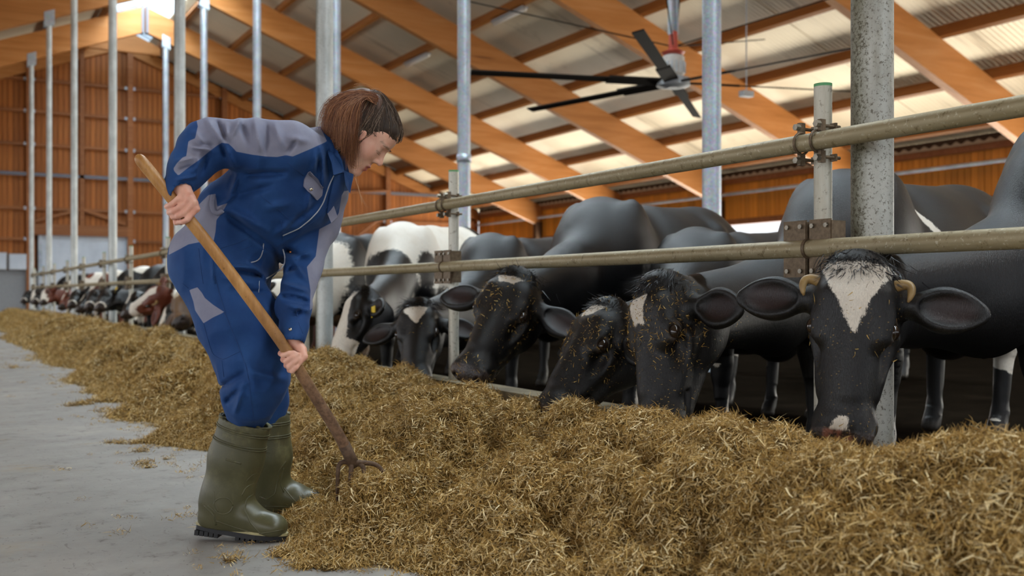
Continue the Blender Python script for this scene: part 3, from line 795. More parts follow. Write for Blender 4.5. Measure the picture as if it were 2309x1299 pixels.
def cow(name, poll, muz, nrm, base, yaw, label, group, mat=None, hs=1.06, bs=1.0, fine=.0075, coarse=.034, pattern=None, hpatch=(), ears=((0.0, 0.0), (0.0, 0.0)),
        horns=False, eartag=None, dust=0.0, pink=0.0, muzzle_white=False, seed=1, tuft=True, flecks=0, wz=1.30, cat='cow', legs_patch=None, neck_up=-.14):
    mat = mat or M_cow_black
    poll, muz = np.asarray(poll, float), np.asarray(muz, float)
    f = muz - poll; f /= np.linalg.norm(f)
    Hm = basis(f, nrm)                                   # a, s, n
    hp = lambda a, s_, n_: poll + hs * (Hm @ np.array((a, s_, n_)))
    Bm = np.array([[math.cos(yaw), -math.sin(yaw), 0], [math.sin(yaw), math.cos(yaw), 0], [0, 0, 1.0]])
    b0 = np.array((base[0], base[1], 0.0))
    bp = lambda x, y, z: b0 + bs * (Bm @ np.array((x, y, z)))
    # ---- grid
    hc = np.array([hp(a, s_, n_) for a in (-.08, .56) for s_ in (-.33, .33) for n_ in (-.34, .07)])
    bc = np.array([bp(x, y, z) for x in (-.45, 1.85) for y in (-.46, .46) for z in (0, 1.5)])
    lo = np.minimum(hc.min(0), bc.min(0)) - .03; hi = np.maximum(hc.max(0), bc.max(0)) + .03; lo[2] = -.01
    axs = [axis_pts(lo[i], hi[i], coarse, [(hc[:, i].min(), hc[:, i].max())], fine) for i in range(3)]
    S = SDF(*axs)
    # ---- body
    S.frame(b0, Bm, bs)
    S.ell((.78, 0, .93), (.78, .36, .42), .05)
    S.ell((.12, 0, .98), (.42, .27, .40), .1); S.ell((1.15, 0, .98), (.5, .31, .37), .1)
    S.cap((.12, 0, wz - .07), (.62, 0, wz - .05), .085, .08, .12); S.cap((.62, 0, wz - .05), (1.32, 0, wz + .0), .08, .085, .12)
    S.ell((1.32, 0, 1.1), (.32, .28, .28), .1)
    for s_ in (-1, 1):
        S.cap((1.12, s_ * .1, wz - .03), (1.13, s_ * .25, wz - .07), .06, .055, .09); S.cap((1.52, s_ * .06, wz - .07), (1.58, s_ * .13, wz - .13), .055, .05, .09)
        S.ell((.13, s_ * .2, 1.02), (.18, .1, .34), .08)
        S.chain([(.07, s_ * .2, .8), (.14, s_ * .18, .5), (.15, s_ * .17, .42), (.15, s_ * .17, .14), (.13, s_ * .17, .08)], [.125, .072, .066, .045, .052], .04)
        S.cap((.11, s_ * .17, .03), (.13, s_ * .17, .08), .058, .05, .02)
        S.chain([(1.36, s_ * .2, 1.0), (1.18, s_ * .24, .74)], [.21, .13], .08); S.chain([(1.2, s_ * .23, .74), (1.5, s_ * .19, .5), (1.46, s_ * .18, .14), (1.43, s_ * .18, .08)], [.12, .058, .043, .05], .04)
        S.cap((1.40, s_ * .18, .03), (1.43, s_ * .18, .08), .058, .05, .02)
    S.ell((1.22, 0, .6), (.22, .16, .17), .06); S.ell((-.1, 0, .74), (.17, .13, .2), .12)
    S.chain([(1.62, 0, wz - .08), (1.72, 0, wz - .2), (1.72, 0, .8), (1.7, 0, .45)], [.045, .032, .022, .04], .03)
    # ---- neck
    S.frame()
    hb = hp(.09, 0, -.165); c0 = bp(.1, 0, 1.0); mid = (hb + c0) / 2 + np.array((0, 0, .03 + neck_up))
    sd = np.cross(c0 - hb, (0, 0, 1.0)); sd /= np.linalg.norm(sd)
    S.chain([c0, mid, hb], [.285 * bs, .18, .108], .1, flat=sd, fs=.64)
    wt = bp(.14, 0, wz - .08); pl_ = hp(.04, 0, -.11); S.chain([wt, (wt * .55 + pl_ * .45) + np.array((0, 0, .02 + neck_up)), pl_], [.085, .055, .06], .09)
    br = bp(-.14, 0, .78); th = hp(.14, 0, -.25); S.chain([br, (br + th) / 2 + np.array((0, 0, -.02)), th], [.09, .05, .035], .09)
    # ---- head
    S.frame(poll, Hm, hs)
    S.ell((.075, 0, -.105), (.118, .118, .112), .04); S.ell((.0, 0, -.062), (.05, .075, .055), .04)
    S.cap((.12, 0, -.10), (.42, 0, -.08), .104, .064, .03, flat=(0, 1, 0), fs=1.0)
    S.cap((.12, 0, -.033), (.36, 0, -.035), .03, .022, .05)
    for s_ in (-1, 1):
        S.cap((.09, s_ * .06, -.035), (.2, s_ * .075, -.045), .035, .03, .035)
        S.cap((.08, s_ * .055, -.245), (.40, s_ * .034, -.145), .055, .036, .05)
        S.ell((.13, s_ * .072, -.19), (.125, .045, .105), .04)
        S.cap((.19, s_ * .088, -.115), (.35, s_ * .058, -.105), .034, .024, .03)
    S.ell((.445, 0, -.09), (.062, .088, .07), .035); S.ell((.425, 0, -.155), (.055, .05, .026), .02)
    S.cap((.485, -.035, -.07), (.485, .035, -.07), .03, None, .03)
    for s_ in (-1, 1):
        S.ell((.472, s_ * .056, -.056), (.034, .024, .026), .02)                    # nostril wing
        S.ell((.497, s_ * .05, -.062), (.017, .011, .016), .012, 'sub')
        S.cap((.36, s_ * .075, -.128), (.47, s_ * .07, -.138), .006, .009, .01, 'sub')
        S.ell((.155, s_ * .088, -.042), (.04, .024, .024), .02)                       # brow and lids
        S.ell((.180, s_ * .099, -.060), (.036, .021, .031), .012); S.ell((.179, s_ * .122, -.046), (.026, .023, .0185), .004, 'sub')
        S.ell((.24, s_ * .1, -.085), (.05, .02, .02), .03, 'sub')
        # ear: leaf with a hollow front
        back, up_ = ears[0 if s_ < 0 else 1]
        e0 = np.array((.085, s_ * .108, -.125)); ed = np.array((back, s_ * 1.0, up_ - .12)); ed /= np.linalg.norm(ed)
        er = np.stack([ed, np.cross((0, 0, 1.0), ed) / np.linalg.norm(np.cross((0, 0, 1.0), ed)), np.zeros(3)], 1); er[:, 2] = np.cross(er[:, 0], er[:, 1])
        S.cap(e0 - ed * .01, e0 + ed * .06, .04, .036, .03)
        S.ell(e0 + ed * .125, (.09, .062, .03), .02, R=er); S.cap(e0 + ed * .13, e0 + ed * .214, .05, .024, .03, flat=er[:, 2], fs=.5)
        S.ell(e0 + ed * .145 + er[:, 2] * (.026 if er[2, 2] > 0 else -.026), (.09, .046, .024), .012, 'sub', R=er)
    V, F = S.mesh(1); V, F = keep_big(V, F)
    # ---- regions
    hl = ((V - poll) @ Hm) / hs; bl = ((V - b0) @ Bm) / bs
    inh = smooth01(hl[:, 0], -.2, -.02) * (np.linalg.norm(hl - np.array((.2, 0, -.1)), axis=1) < .45)
    patch = np.full(len(V), -.1)
    if pattern is not None: patch = pattern(bl)
    if hpatch is not None:
        hpv = np.full(len(V), -.1)
        for (a0, a1, s0, s1, w0, w1) in hpatch:           # bars on the face from (a0,s0) to (a1,s1), half widths w0..w1
            tt = np.clip((hl[:, 0] - a0) / (a1 - a0), 0, 1); sc_ = s0 + (s1 - s0) * tt; ww = w0 + (w1 - w0) * tt
            dd = np.maximum(np.abs(hl[:, 1] - sc_) - ww, np.abs(hl[:, 0] - (a0 + a1) / 2) - abs(a1 - a0) / 2)
            dd = np.where(hl[:, 2] > -.15, dd, .1); hpv = np.maximum(hpv, -dd)
        headness = (hl[:, 0] > -.05) & (np.linalg.norm(hl - np.array((.2, 0, -.1)), axis=1) < .42)
        patch = np.where(headness, np.maximum(hpv, -.1) if len(hpatch) or pattern is None else np.maximum(-.1, hpv), patch)
    muzz = smooth01(hl[:, 0], .435, .5) * (np.abs(hl[:, 1]) < .12) * (np.abs(hl[:, 2] + .09) < .13)
    # inside of the ears
    earin = np.zeros(len(V))
    for i_, s_ in enumerate((-1, 1)):
        back, up_ = ears[i_]; ed = np.array((back, s_, up_ - .12)); ed /= np.linalg.norm(ed); c_ = np.array((.085, s_ * .108, -.125)) + ed * .14
        earin = np.maximum(earin, 1 - smooth01(np.linalg.norm((hl - c_) / np.array((.055, .085, .04)), axis=1), .55, 1.0))
    hoof = 1 - smooth01(V[:, 2], .055, .075)
    lid = np.zeros(len(V))
    for s_ in (-1, 1): lid = np.maximum(lid, np.exp(-((np.linalg.norm((hl - np.array((.18, s_ * .113, -.053))) * np.array((.75, .6, 1.1)), axis=1) - .021) / .006) ** 2) * .8)
    dustv = dust * smooth01(hl[:, 0], -.05, .1) * (np.linalg.norm(hl - np.array((.2, 0, -.1)), axis=1) < .4) * (np.abs(hl[:, 1]) < .125)
    me = mesh_np(name, V - b0, F, True, dict(patch=patch, muzzle=muzz, earin=earin, hoof=hoof, lid=lid, dust=dustv, pink=pink * (1 - smooth01(np.abs(hl[:, 1] + .008), .03, .045))))
    o = link(name, me, mat, None, tuple(b0)); tag(o, label, cat, group)
    Rq = Matrix(Hm.tolist()).to_4x4()
    for s_ in (-1, 1):
        e = link('eye', ME_EYE, None, o); e.location = hp(.179, s_ * .105, -.0565) - b0
        e.scale = (.024 * hs, .0195 * hs, .021 * hs); e.rotation_euler = Rq.to_euler()
    if horns:
        for s_ in (-1, 1):
            q = [hp(*x) - b0 for x in ((.05, s_ * .095, -.065), (.03, s_ * .14, -.06), (.05, s_ * .155, -.05), (.095, s_ * .138, -.045))]
            q = np.array([sum(c_ * np.array(p_) for c_, p_ in zip(((1 - t_) ** 3, 3 * t_ * (1 - t_) ** 2, 3 * t_ * t_ * (1 - t_), t_ ** 3), q)) for t_ in np.linspace(0, 1, 14)]); hb_ = MB().tube(q, np.r_[np.linspace(.018, .011, 11), .009, .007, .003], 14).build('horn', M_horn, o, True)
    if eartag is not None:
        for s_ in eartag:
            i_ = 0 if s_ < 0 else 1; back, up_ = ears[i_]; ed = np.array((back, s_, up_ - .12)); ed /= np.linalg.norm(ed)
            c_ = hp(*(np.array((.12, s_ * .108, -.11)) + ed * .12)) - b0
            tg = MB().obox(c_, Hm[:, 1] * .03, np.array((0, 0, .036)), np.cross(Hm[:, 1], (0, 0, 1)) * .002); tg.build('ear_tag', M_tag, o)
    r = np.random.default_rng(seed)
    if tuft:
        n = 1200; rt = np.array((r.uniform(-.045, .03, n), r.normal(0, .042, n), np.zeros(n))).T
        rt[:, 2] = -.012 - 6 * rt[:, 1] ** 2 - np.abs(rt[:, 0]) * .35
        dr_ = np.array((r.normal(.75, .3, n), r.normal(0, .3, n) + rt[:, 1] * 5, r.uniform(.15, .6, n))).T
        w_ = (poll + hs * (rt @ Hm.T)) - b0
        Vr, Fr, rn = ribbons(w_, dr_ @ Hm.T, r.uniform(.03, .07, n), .0017, .55, 5, seed, .35)
        link('forelock', mesh_np('forelock', Vr, Fr, True, {'rnd': rn}), M_tuft if mat is M_cow_black else M_tuft_red, o)['kind'] = 'stuff'
    if flecks:
        ok = np.nonzero(headness & (hl[:, 2] > -.17) & (np.abs(hl[:, 1]) < .14) & ((Hm @ np.array((0, 0, 1.0))).dot(-FWD) > -2))[0]
        wgt = np.exp(-((hl[ok, 0] - .17) / .13) ** 2) + .8 * (hl[ok, 0] > .42); wgt /= wgt.sum()
        pk = r.choice(ok, flecks, p=wgt); nn = np.zeros((len(V), 3))
        fn = np.cross(V[F[:, 2]] - V[F[:, 0]], V[F[:, 3]] - V[F[:, 1]])
        for c_ in range(4): np.add.at(nn, F[:, c_], fn)
        nn /= np.linalg.norm(nn, axis=1)[:, None] + 1e-9
        tg_ = np.cross(nn[pk], r.normal(size=(flecks, 3)))
        Vr, Fr, rn = ribbons(V[pk] - b0 + nn[pk] * .002, tg_ + nn[pk] * .25, r.uniform(.006, .026, flecks), .0012, .5, 2, seed + 9)
        link('hay_flecks', mesh_np('hay_flecks', Vr, Fr, True, {'rnd': rn}), M_fleck, o)['kind'] = 'stuff'
    return o
def spots(seed, thr, scale=(1.7, 2.2, 2.0)):
    return lambda b: (fbm(b[:, 0] * scale[0] + 31.7 * seed, b[:, 1] * scale[1] + 7.3, b[:, 2] * scale[2] + 3.1 * seed, seed, 2) - thr) * .35
HG = 'cows feeding along the rail'
def hd(*w): return w[0] * RGT + w[1] * FWD + w[2] * UPV
def legs_white(b): return np.where((b[:, 2] < .5) & (b[:, 2] > .1), (vnoise(b[:, 0] * 6, b[:, 1] * 6, b[:, 2] * 4, 3) - .45) * .2, -.1)
def side_dash(b):
    t = np.clip(((b[:, 0] - .33) * .14 - (b[:, 2] - 1.18) * .12) / (.14 ** 2 + .12 ** 2), 0, 1)
    dd = np.hypot(b[:, 0] - .33 - .14 * t, b[:, 2] - 1.18 + .12 * t)
    return np.maximum(legs_white(b), np.where(b[:, 1] < 0, .015 + .01 * (1 - np.abs(2 * t - 1)) - dd, -.1))
# nearest, facing the lens, white Y-shaped blaze and horns
cow('cow', P(1932, 590, 2.94), P(1893, 978, 2.84), hd(-.45, -1, .1), (3.53, 2.09), math.radians(3),
    'black cow with a white Y-shaped blaze and small horns facing straight out', HG, hs=1.06, bs=1.06, fine=.0058,
    hpatch=((.0, .10, .0, .0, .105, .052), (.09, .20, .0, .012, .052, .006), (.425, .47, .0, -.004, .012, .03)), horns=True, dust=.5, pink=.9, seed=3, flecks=60, wz=1.21, pattern=legs_white,
    ears=((.05, .12), (.05, .12)))
cow('cow', P(1448, 636, 3.72), P(1440, 985, 3.56), hd(-.88, -.45, .12), (3.62, 3.28), math.radians(13),
    'black cow with a hay-covered face and a small white forehead mark, muzzle buried in hay', HG, hs=1.12, fine=.0062,
    hpatch=((.05, .15, -.02, .0, .05, .025),), dust=1.0, seed=5, flecks=900, wz=1.24, pattern=side_dash,
    ears=((-.9, -.7), (.25, .05)))
cow('cow', P(1350, 676, 4.2), P(1222, 885, 4.02), hd(-.75, -.42, .45), (3.6, 4.3), math.radians(17),
    'black cow in profile with its head stretched down, low between two taller black cows', HG, hs=1.1, bs=.84, fine=.0065,
    hpatch=((.03, .085, .0, .0, .06, .03),), dust=.9, seed=7, flecks=600, wz=1.30, pattern=legs_white, ears=((.2, 0), (.5, .0)))
cow('cow', P(1158, 608, 4.80), P(1052, 814, 4.55), hd(-.25, -.8, .6), (3.42, 4.95), math.radians(22),
    'black cow lifting its head, hay stuck round its muzzle, beside the second fence post', HG, hs=1.15, fine=.0072,
    hpatch=((.035, .075, .0, .0, .06, .035),), dust=.4, seed=9, flecks=500, wz=1.27, neck_up=-.06, pattern=legs_white, ears=((.2, .05), (.25, -.05)))
cow('cow', P(938, 678, 5.9), P(930, 856, 5.62), hd(-.12, -1, .3), (3.5, 6.45), math.radians(32),
    'black cow with a heart-shaped pale patch on the forehead, eating beside the white cow', HG, hs=1.05, bs=.9, fine=.008,
    hpatch=((.04, .08, .0, .0, .072, .06), (.075, .155, .0, .01, .062, .005)), dust=.25, seed=11, flecks=40, wz=1.28, ears=((.25, -.05), (.3, -.05)))
def pied(b):
    w = np.minimum((b[:, 2] - .82) * .5, (b[:, 0] + .34 + (b[:, 2] - 1.25) * .5) * .5)
    w = np.minimum(w, np.hypot(b[:, 0] - .02, (b[:, 2] - .98) * .7) * .5 - .04); w = np.minimum(w, (1.25 - b[:, 0]) * .4)
    w = np.maximum(w, .06 - np.hypot((b[:, 0] + .15) * .5, (b[:, 2] - .6) * .35))
    return w * .5 + .03 * fbm(b[:, 0] * 3, b[:, 1] * 3, b[:, 2] * 3, 4, 3)
cow('cow', P(800, 652, 6.75), P(726, 822, 6.55), hd(-.86, -.45, .25), (3.3, 7.6), math.radians(38),
    'black and white cow with white face stripe and yellow ear tag beside the woman', HG, hs=1.04, fine=.0085,
    hpatch=((.02, .42, -.015, .02, .07, .055), (.33, .5, .0, .0, .2, .2)), eartag=(1,), seed=13, wz=1.32, pattern=pied, ears=((.15, .1), (.25, .15)))
# ================================================================== silage heap
def hay_edge(y):
    ty = np.array([-1, .6, 1.5, 2.54, 3.05, 4.3, 5.1, 5.62, 6.1, 6.9, 7.6, 8.6, 9.86, 11, 12.5, 15, 18, 22, 25.3, 33])
    tx = np.array([1.7, 1.55, 1.36, 1.22, 1.0, 1.22, 1.28, .96, 1.22, 1.0, 1.42, 1.3, 1.07, 1.35, 1.15, 1.3, 1.15, 1.35, 1.35, 1.4])
    return np.interp(y, ty, tx) + .05 * vnoise(y * 3.1, 0 * y, 0 * y, 8)
HUMPS = [(2.2, 2.05, .22, .28, -.06), (2.25, 4.1, .28, .4, -.10), (1.86, 1.45, .42, .5, .06), (1.98, 2.45, .34, .42, .02), (1.98, 3.5, .36, .5, -.02), (1.92, 5.2, .36, .55, .05), (1.85, 8.4, .4, .8, .06), (1.95, 2.9, .3, .16, -.10), (2.1, 4.15, .3, .22, -.1),
         (1.19, 2.95, .13, .11, .17), (1.42, 2.93, .07, .10, -.07), (1.6, 2.2, .2, .16, .06)]
_r = np.random.default_rng(12)
BUMPS = []
for _ in range(520):
    _y = _r.uniform(.3, 22) if _ > 190 else _r.uniform(.5, 7); _x = _r.uniform(1.0, 2.35); _b = _r.uniform(.05, .12) if _ % 3 else _r.uniform(.12, .24)
    BUMPS.append((_x, _y, _b, _b * _r.uniform(.4, .85), _r.uniform(.8, 1.5)))
def hay_h(x, y):
    e = hay_edge(y)
    t = np.clip((x - e) / (1.95 - e), -1, 2)
    base = .262 * smooth01(t, -.02, 1.0) ** .85 * np.where(t > -.02, 1, 0)
    base = base + .03 * smooth01(t, 0, .12)
    back = smooth01(x, 2.04, 2.42); base = base * (1 - .5 * back)
    for hx, hy, wx, wy, a in HUMPS: base = base + a * np.exp(-((x - hx) / wx) ** 2 - ((y - hy) / wy) ** 2)
    m = smooth01(t, .02, .35)
    n1 = 1 - np.abs(vnoise(x * 2.6 + .25 * vnoise(x * 6, y * 6, 0, 2), y * 2.3, 0 * x, 21)) * 2.2
    n2 = 1 - np.abs(vnoise(x * 5.7, y * 5.3, 0 * x + 3, 22)) * 2.2
    n3 = fbm(x * 13, y * 13, 0 * x, 23, 3)
    # slumped forkfuls: rounded lumps with steep feet
    xw = x + .035 * vnoise(x * 7, y * 7, 0 * x, 71) + .015 * vnoise(x * 17, y * 17, 0 * x, 72); yw = y + .035 * vnoise(x * 7, y * 7, 0 * x + 9, 73) + .015 * vnoise(x * 17, y * 17, 0 * x + 9, 74)
    lump = np.zeros_like(base)
    for bx, by, br, ba, be in BUMPS:
        if by + br * 1.7 < y.min() or by - br * 1.7 > y.max(): continue
        rr = ((xw - bx) / br) ** 2 + ((yw - by) / (br * be)) ** 2
        lump = np.maximum(lump, ba * np.sqrt(np.maximum(1 - rr, 0)))
    base = base + np.minimum(lump, .125) * m * (1 - .75 * back)
    # clods: rounded tops with sharp creases between them
    base = base - m * (.17 * np.clip(n1 - .35, 0, 1) ** 1.1 + .11 * np.clip(n2 - .35, 0, 1)) + m * .012 + (.006 + .024 * m) * n3
    cap_ = .21 + 3.0 * np.maximum(np.hypot(x - 1.25, (y - 3.0) * .9) - .17, 0)     # hollow raked by the fork
    return np.maximum(np.minimum(base, cap_), -.02)
def hay_patch(y0, y1, dx, dy):
    xs = np.arange(.72, 2.53, dx); ys = np.arange(y0, y1 + dy / 2, dy)
    X, Y = np.meshgrid(xs, ys, indexing='ij'); Z = hay_h(X, Y)
    hx = np.gradient(Z, dx, axis=0); hy = np.gradient(Z, dy, axis=1)
    # slumped clods lean over the steep side
    lean = .35 * np.clip(Z, 0, 1)
    X2 = X - lean * np.clip(hx, -.6, .6) * .10 + .012 * vnoise(X * 18, Y * 18, Z * 9, 31); Y2 = Y + .012 * vnoise(X * 18, Y * 18, Z * 9, 32)
    X2[-1] = 2.53
    V = np.stack([X2, Y2, Z], -1).reshape(-1, 3); nx, ny = X.shape
    I = np.arange(nx * ny).reshape(nx, ny)
    F = np.stack([I[:-1, :-1], I[1:, :-1], I[1:, 1:], I[:-1, 1:]], -1).reshape(-1, 4)
    zf = Z.reshape(-1); ok = (zf[F] > .004).any(1)
    F = F[ok]; used = np.unique(F); mp = np.full(len(V), -1); mp[used] = np.arange(len(used))
    return V[used], mp[F]
m, t = M('silage', .85, 0, .2)
v = t.coord(); n1 = t.noise(v, 60, 5, .8); n2 = t.noise(v, 3, 4, .6)
c = t.ramp(n1, [(.3, srgb('#2e210e')), (.5, srgb('#6b5126')), (.7, srgb('#9b7d44'))])
c = t.mix(t.math('MULTIPLY', t.step(n2, .5, .7), .35), c, srgb('#5c4a1c'))
t.set('Base Color', c); t.bump(n1, .9, .02); M_hay = m
m, t = M('silage_strands', .6, 0, .35)
rn = t.attr('rnd'); oi = t.n('ObjectInfo').outputs['Random']
c = t.ramp(rn, [(0, srgb('#4a3717')), (.25, srgb('#826430')), (.55, srgb('#b3904e')), (.85, srgb('#d6b676')), (1, srgb('#f0deb0'))])
c = t.mix(t.math('MULTIPLY', t.step(oi, .35, .95), .5), c, srgb('#8a6a2c'))
h_ = t.n('HueSaturation', i_Color=c); t.t.links.new(t.math('MULTIPLY_ADD', oi, .6, .72), h_.inputs['Value']); c = h_.outputs[0]
t.set('Base Color', c); M_strand = m
def clump(seed, n=34, R=.045, L=(.02, .06), flat=.6, wid=.0011):
    r = np.random.default_rng(seed)
    rt = np.stack([r.normal(0, R * .5, n), r.normal(0, R * .5, n), r.uniform(-.012, .012, n)], 1)
    az = r.uniform(0, 2 * PI, n); el = r.normal(.15, flat, n)
    d = np.stack([np.cos(az) * np.cos(el), np.sin(az) * np.cos(el), np.sin(el)], 1)
    V, F, rn = ribbons(rt, d, r.uniform(L[0], L[1], n), wid, .35, 2, seed)
    me = mesh_np('silage_clump', V, F, True, {'rnd': rn}); me.materials.append(M_strand); return me
CLUMPS = [bpy.data.objects.new('silage_clump', clump(40 + i, 36, .045, ((.010, .032), (.014, .045), (.008, .024))[i], (.45, .7, .5)[i], (.0010, .0011, .0015)[i])) for i in range(3)]
def scatter_nodes(name, density, smin, smax, seed=0, mask=False):
    ng = bpy.data.node_groups.new(name, 'GeometryNodeTree')
    ng.interface.new_socket('Geometry', in_out='INPUT', socket_type='NodeSocketGeometry'); ng.interface.new_socket('Geometry', in_out='OUTPUT', socket_type='NodeSocketGeometry')
    N = ng.nodes.new; Lk = ng.links.new
    gi, go = N('NodeGroupInput'), N('NodeGroupOutput')
    ds = N('GeometryNodeDistributePointsOnFaces'); ds.inputs['Seed'].default_value = seed
    if mask:
        na = N('GeometryNodeInputNamedAttribute'); na.data_type = 'FLOAT'; na.inputs['Name'].default_value = 'dens'
        mu = N('ShaderNodeMath'); mu.operation = 'MULTIPLY'; mu.inputs[1].default_value = density
        Lk(na.outputs['Attribute'], mu.inputs[0]); Lk(mu.outputs[0], ds.inputs['Density'])
    else: ds.inputs['Density'].default_value = density
    Lk(gi.outputs[0], ds.inputs['Mesh'])
    jn = N('GeometryNodeGeometryToInstance')
    for o in CLUMPS:
        ob = N('GeometryNodeObjectInfo'); ob.inputs['Object'].default_value = o; ob.inputs['As Instance'].default_value = True
        Lk(ob.outputs['Geometry'], jn.inputs[0])
    io = N('GeometryNodeInstanceOnPoints'); io.inputs['Pick Instance'].default_value = True
    rv = N('FunctionNodeRandomValue'); rv.data_type = 'FLOAT'; rv.inputs[2].default_value = smin; rv.inputs[3].default_value = smax
    ra = N('FunctionNodeRandomValue'); ra.data_type = 'FLOAT'; ra.inputs[2].default_value = 0; ra.inputs[3].default_value = 6.283
    rr = N('FunctionNodeRotateRotation'); rr.rotation_space = 'LOCAL'
    ar = N('FunctionNodeAxisAngleToRotation'); ar.inputs[0].default_value = (0, 0, 1); Lk(ra.outputs[1], ar.inputs[1])
    ri = N('FunctionNodeRandomValue'); ri.data_type = 'INT'; ri.inputs[4].default_value = 0; ri.inputs[5].default_value = len(CLUMPS) - 1
    Lk(ds.outputs['Rotation'], rr.inputs[0]); Lk(ar.outputs[0], rr.inputs[1]); Lk(rr.outputs[0], io.inputs['Rotation'])
    Lk(ds.outputs['Points'], io.inputs['Points']); Lk(jn.outputs[0], io.inputs['Instance']); Lk(ri.outputs[2], io.inputs['Instance Index']); Lk(rv.outputs[1], io.inputs['Scale'])
    jg = N('GeometryNodeJoinGeometry'); Lk(io.outputs[0], jg.inputs[0]); Lk(gi.outputs[0], jg.inputs[0]); Lk(jg.outputs[0], go.inputs[0])
    return ng
hay = empty('silage_heap', (1.9, 4, 0)); tag(hay, 'long lumpy heap of chopped golden-brown silage along the feed rail', 'silage', kind='stuff')
for nm, y0, y1, dx, dy, den, s0, s1 in (('heap_near', .2, 6.5, .016, .016, 3400, .75, 1.35), ('heap_middle', 6.5, 13, .035, .035, 900, 1.3, 2.2), ('heap_far', 13, 32.5, .06, .08, 260, 2, 3.4)):
    V, F = hay_patch(y0, y1, dx, dy)
    o = link(nm, mesh_np(nm, V, F, True), M_hay, hay); o.location = (-1.9, -4, 0); o['kind'] = 'stuff'
    md = o.modifiers.new('strands', 'NODES'); md.node_group = scatter_nodes(nm + '_strands', den, s0, s1, 3)
# wisps swept over the concrete beside the heap
xs = np.arange(-.9, 1.6, .06); ys = np.arange(.8, 16, .08); X, Y = np.meshgrid(xs, ys, indexing='ij')
dist = hay_edge(Y) - X
dn = np.exp(-np.maximum(dist, 0) / .10) * .30 + smooth01(fbm(X * .9 + 4, Y * 1.6, 0 * X, 51, 3), .22, .5) * .10 * np.exp(-np.maximum(dist, 0) / .9) + .0012
dn = dn * (dist > -.12)
I = np.arange(X.size).reshape(X.shape); F = np.stack([I[:-1, :-1], I[1:, :-1], I[1:, 1:], I[:-1, 1:]], -1).reshape(-1, 4)
F = F[(dn.reshape(-1)[F] > 0).all(1)]; used = np.unique(F); mp = np.full(X.size, -1); mp[used] = np.arange(len(used))
ws = link('loose_straw', mesh_np('loose_straw', np.stack([X, Y, 0 * X + .002], -1).reshape(-1, 3)[used], mp[F], True, {'dens': dn.reshape(-1)[used]}), M_hay)
tag(ws, 'thin scattered wisps of straw on the grey concrete beside the heap', 'straw', kind='stuff')
ng = scatter_nodes('wisps', 900, .5, 1.0, 9, True)
for n_ in list(ng.nodes):
    if n_.bl_idname == 'GeometryNodeJoinGeometry':
        io_ = [q for q in ng.nodes if q.bl_idname == 'GeometryNodeInstanceOnPoints'][0]; go_ = [q for q in ng.nodes if q.bl_idname == 'NodeGroupOutput'][0]
        ng.nodes.remove(n_); ng.links.new(io_.outputs[0], go_.inputs[0])
ws.modifiers.new('strands', 'NODES').node_group = ng
# ================================================================== the woman with the fork
from mathutils.bvhtree import BVHTree
def Q(u, v, d, o=0.0): return P(u, v, d)
def px(r, d=3.2): return r * d / F_PX
LAT = FWD * .93 + RGT * .3 - UPV * .18; LAT /= np.linalg.norm(LAT)
PB = Q(520, 1190, 3.35); PB[2] = 0
STK = [(308, 350, 2.945), (371, 427, 2.955), (441, 513, 2.965), (495, 582, 2.98), (548, 653, 2.995), (592, 713, 3.01), (636, 773, 3.03), (665, 817, 3.05), (693, 866, 3.07), (736, 934, 3.11), (774, 997, 3.15), (790, 1032, 3.17)]
def stick(v):
    vs = [s[1] for s in STK]; return np.array([np.interp(v, vs, [s[i] for s in STK]) for i in range(3)])
# ---- materials
def cloth(name, col, hi, attr2=None):
    m, t = M(name, .75, 0, .25)
    v = t.coord(); wv = t.noise(t.coord('Object', (1, 1, 1)), 420, 2, .6); n = t.noise(v, 7, 4, .6)
    c = t.mix(t.step(n, .35, .7), srgb(col), srgb(hi)); c = t.mix(t.math('MULTIPLY', wv, .35), c, tuple(x * .6 for x in srgb(col)[:3]) + (1,))
    if attr2:
        g = t.mix(t.step(n, .35, .7), srgb('#85869a'), srgb('#9797a8')); g = t.mix(t.math('MULTIPLY', wv, .25), g, srgb('#6c6d7c'))
        c = t.mix(t.step(t.attr('grey'), -.0012, .0012), c, g)
    t.set('Base Color', c); t.set('Sheen Weight', .15); t.set('Sheen Roughness', .5); t.set('Sheen Tint', srgb('#9db4dd'))
    t.bump(wv, .12, .001); return m
M_blue = cloth('work_cloth', '#1c4076', '#274f86', True)
M_blue2 = cloth('work_cloth_plain', '#1c4076', '#264d83')
M_grey = cloth('grey_cloth', '#85869a', '#9d9dac')
M_seam = plain('seam_thread', '#1d4175', .8)
M_pipe = plain('piping', '#aeb2ba', .6)
M_metal = plain('snap_metal', '#c9bfae', .25, .9)
m, t = M('skin', .48, 0, .45)
v = t.coord(); n = t.noise(v, 35, 4, .6)
c = t.ramp(n, [(.3, srgb('#e6ad95')), (.55, srgb('#eebca4')), (.8, srgb('#f2c8b2'))])
c = t.mix(t.attr('blush'), c, srgb('#cf7f6c')); c = t.mix(t.attr('lip'), c, srgb('#b9625c')); c = t.mix(t.attr('brow'), c, srgb('#4e3626'))
t.set('Base Color', c); t.set('Subsurface Weight', .12); t.set('Subsurface Radius', (.012, .005, .003)); t.set('Subsurface Scale', .4)
t.bump(t.noise(v, 400, 2), .06, .001); M_skin = m
m, t = M('hair_brown', .55, 0, .35)
rn = t.attr('rnd'); dk = t.attr('dark')
c = t.ramp(rn, [(0, srgb('#4a2e20')), (.4, srgb('#7d5038')), (.8, srgb('#a8744f')), (1, srgb('#cf9d6c'))])
c = t.mix(dk, c, t.ramp(rn, [(0, srgb('#2a211b')), (.6, srgb('#5a483a')), (1, srgb('#9a8672'))]))
